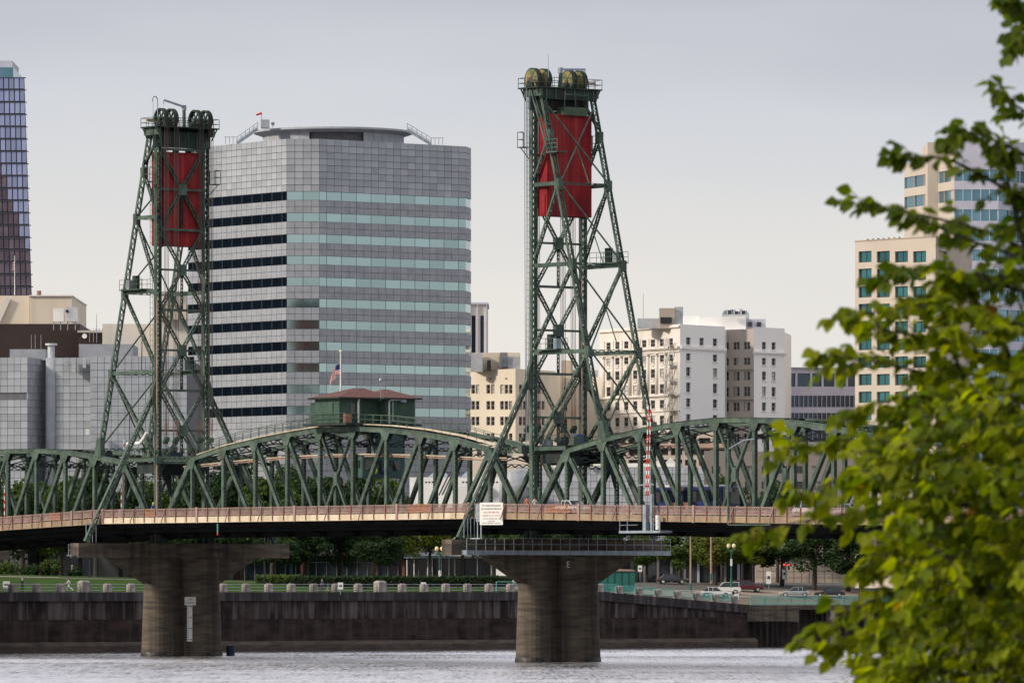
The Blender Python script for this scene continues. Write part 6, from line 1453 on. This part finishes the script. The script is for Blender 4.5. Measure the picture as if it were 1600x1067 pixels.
# trunk outside the right edge, then boughs traced towards their tips: pixel path at stated depth
TR = [V((5.3, YT + .8, 5.0)), V((5.15, YT + .7, 7.2)), V((4.9, YT + .6, 9.0)), V((4.75, YT + .5, 11.0)), V((4.8, YT + .5, 13.2))]
limb(smooth(TR), .2, .07, 'trunk')
def px(u, v, dy=0): return at(u + (40 * max(0, min(1, (1700 - u) / 300))), v, YT + dy)
boughs = [  # (points as (u, v), depth offset, leaf start fraction, dark?)
    ([(1760, 120), (1660, 60), (1600, 20), (1562, 2)], .2, .3, 1), ([(1760, 130), (1660, 70), (1602, 50), (1572, 68)], -.1, .4, 1),
    ([(1900, 420), (1700, 260), (1610, 190), (1545, 150)], .3, .35, 1), ([(1900, 430), (1720, 330), (1600, 250), (1520, 215), (1468, 205)], -.2, .35, 1),
    ([(1900, 450), (1700, 380), (1560, 300), (1450, 250), (1382, 246)], .1, .35, 1), ([(1880, 470), (1680, 430), (1540, 370), (1420, 340), (1300, 318)], .4, .35, 1),
    ([(1880, 480), (1690, 440), (1570, 400), (1470, 370), (1395, 340)], -.4, .3, 1), ([(1870, 520), (1700, 480), (1560, 450), (1440, 420), (1352, 428)], .2, .35, 1),
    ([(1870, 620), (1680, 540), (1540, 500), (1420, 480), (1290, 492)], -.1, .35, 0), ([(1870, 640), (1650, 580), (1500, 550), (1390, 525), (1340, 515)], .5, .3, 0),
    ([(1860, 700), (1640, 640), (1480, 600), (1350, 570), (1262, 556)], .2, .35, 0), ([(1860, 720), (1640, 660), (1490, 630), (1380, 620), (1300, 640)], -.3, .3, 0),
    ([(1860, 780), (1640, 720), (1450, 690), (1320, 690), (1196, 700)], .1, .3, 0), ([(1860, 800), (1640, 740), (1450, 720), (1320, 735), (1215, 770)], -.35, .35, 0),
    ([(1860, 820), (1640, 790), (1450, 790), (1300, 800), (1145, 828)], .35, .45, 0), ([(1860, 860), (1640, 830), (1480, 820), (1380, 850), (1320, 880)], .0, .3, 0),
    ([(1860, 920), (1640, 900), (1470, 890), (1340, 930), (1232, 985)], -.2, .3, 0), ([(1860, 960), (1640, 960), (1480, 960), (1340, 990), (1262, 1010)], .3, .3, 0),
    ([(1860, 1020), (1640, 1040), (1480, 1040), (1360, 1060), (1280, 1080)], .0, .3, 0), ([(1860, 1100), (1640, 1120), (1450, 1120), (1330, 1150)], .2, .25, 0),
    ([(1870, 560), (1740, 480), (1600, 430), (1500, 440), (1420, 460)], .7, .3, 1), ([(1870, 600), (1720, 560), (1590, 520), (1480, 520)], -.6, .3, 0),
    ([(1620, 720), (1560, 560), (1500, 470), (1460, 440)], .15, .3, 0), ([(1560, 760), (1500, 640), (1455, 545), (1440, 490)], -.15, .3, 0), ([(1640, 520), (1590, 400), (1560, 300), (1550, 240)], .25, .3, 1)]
def spray(p, d, n, dark, droop=.5, ln=.1):
    """short twig with alternate hanging leaves"""
    d = d.normalized(); q = V(p); step = .045
    for i in range(n):
        q2 = q + d * step + V((rg.gauss(0, .008), rg.gauss(0, .008), rg.gauss(0, .008) - .004 * i * droop)); twigs.cyl(q, q2, .0045, .0035, 4, False)
        sd = d.cross(V((0, 0, 1))); sd = sd.normalized() if sd.length > .1 else V((1, 0, 0))
        ld = (d * .5 + sd * (1 if i % 2 else -1) * rg.uniform(.4, .9) + V((rg.gauss(0, .2), rg.gauss(0, .25), -rg.uniform(.25, .9)))).normalized()
        sprays.append((V(q2), ld, ln * rg.uniform(.5, 1.35), dark)); q = q2
    sprays.append((V(q), (d + V((0, 0, -.5))).normalized(), ln * rg.uniform(.8, 1.2), dark))
for pts, dy, f0, dark in boughs:
    P = smooth([px(u, v, dy * (.4 + .6 * i / len(pts)) + .5 * (1 - i / (len(pts) - 1))) for i, (u, v) in enumerate(pts)], 7); n = len(P)
    limb(P, .022, .005, 'bough')
    for i in range(int(n * f0), n):
        d = (P[min(i + 1, n - 1)] - P[max(i - 1, 0)]).normalized(); t = i / n
        for k in range(1 if dark and rg.random() < .45 else 2):
            e = (d * .8 + V((rg.gauss(0, .45), rg.gauss(0, .6), rg.gauss(0, .38)))).normalized(); spray(P[i], e, rg.randint(1, 3 if dark else 4), dark)
    spray(P[-1], (P[-1] - P[-3]), 3, dark)
# dense inner crown
poly_dense = [(1350, 660), (1430, 620), (1510, 600), (1600, 560), (1900, 440), (1900, 1250), (1290, 1250), (1330, 1000), (1385, 905), (1335, 790), (1310, 720)]
def inside(u, v, pg):
    c = False
    for (x0, y0), (x1, y1) in zip(pg, pg[1:] + pg[:1]):
        if (y0 > v) != (y1 > v) and u < (x1 - x0) * (v - y0) / (y1 - y0) + x0: c = not c
    return c
cnt = 0
while cnt < 1500:
    u, v = rg.uniform(1280, 1900), rg.uniform(440, 1250)
    if not inside(u, v, poly_dense): continue
    if u > 1640 and rg.random() < .55: continue
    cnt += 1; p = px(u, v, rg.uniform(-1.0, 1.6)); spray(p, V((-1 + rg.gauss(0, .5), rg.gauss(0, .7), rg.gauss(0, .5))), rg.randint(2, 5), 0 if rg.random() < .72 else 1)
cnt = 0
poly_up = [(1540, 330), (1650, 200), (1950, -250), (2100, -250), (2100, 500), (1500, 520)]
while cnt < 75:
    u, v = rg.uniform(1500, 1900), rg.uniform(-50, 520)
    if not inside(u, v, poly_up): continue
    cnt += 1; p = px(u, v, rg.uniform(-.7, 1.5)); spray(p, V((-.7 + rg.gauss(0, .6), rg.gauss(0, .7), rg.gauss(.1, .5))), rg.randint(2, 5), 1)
# the rest of the crown right of the frame, so the tree is whole
for i in range(500):
    th, ph = rg.uniform(0, 6.28), math.acos(rg.uniform(-.5, 1)); p = V((5.9, YT + 1.2, 9.6)) + V((2.6 * math.sin(ph) * math.cos(th), 2.4 * math.sin(ph) * math.sin(th), 4.2 * math.cos(ph))) * rg.uniform(.5, 1)
    if p.x < (1680 - 800) * p.y / FPX: continue
    spray(p, V((rg.gauss(0, 1), rg.gauss(0, 1), rg.gauss(0, .5))), rg.randint(3, 5), 1, ln=.14)
twigs.build('twigs', 'bark', ft)['kind'] = 'stuff'
LM = {0: [leaf_mesh('leaf_fore', s) for s in range(4)], 1: [leaf_mesh('leaf_fore_dk', s + 4) for s in range(4)], 2: [leaf_mesh('leaf_autumn', 9)]}
def frame_of(d, roll):
    x = d.normalized(); z = V((0, 0, 1)) - x * x.z; z = z.normalized() if z.length > .05 else V((0, 1, 0)); y = z.cross(x); M = Matrix((x, y, z)).transposed(); return M @ Matrix.Rotation(roll, 3, 'X')
inview = [s for s in sprays if 1130 < 800 + s[0].x / s[0].y * FPX < 1600 and 0 < HZ - (s[0].z - HC) / s[0].y * FPX < 1067]
inview.sort(key=lambda s: s[0].y - s[2] * 8)
front = {id(s) for s in inview[:300]}
rest = {0: MB(), 1: MB(), 2: MB()}
for s in sprays:
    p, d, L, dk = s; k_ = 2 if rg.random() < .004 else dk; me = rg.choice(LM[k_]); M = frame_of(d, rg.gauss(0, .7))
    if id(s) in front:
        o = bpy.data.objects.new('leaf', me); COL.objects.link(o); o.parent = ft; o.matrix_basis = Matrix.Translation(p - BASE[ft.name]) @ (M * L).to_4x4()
    else:
        rest[k_].add([p + M @ (v.co * L) for v in me.vertices], [tuple(f.vertices) for f in me.polygons])
for k_, mn in ((0, 'leaf_fore'), (1, 'leaf_fore_dk'), (2, 'leaf_autumn')):
    o = rest[k_].build('leaf', mn, ft, True); o['kind'] = 'stuff'
print('sprays', len(sprays), 'inview', len(inview), 'objects', len(bpy.data.objects))
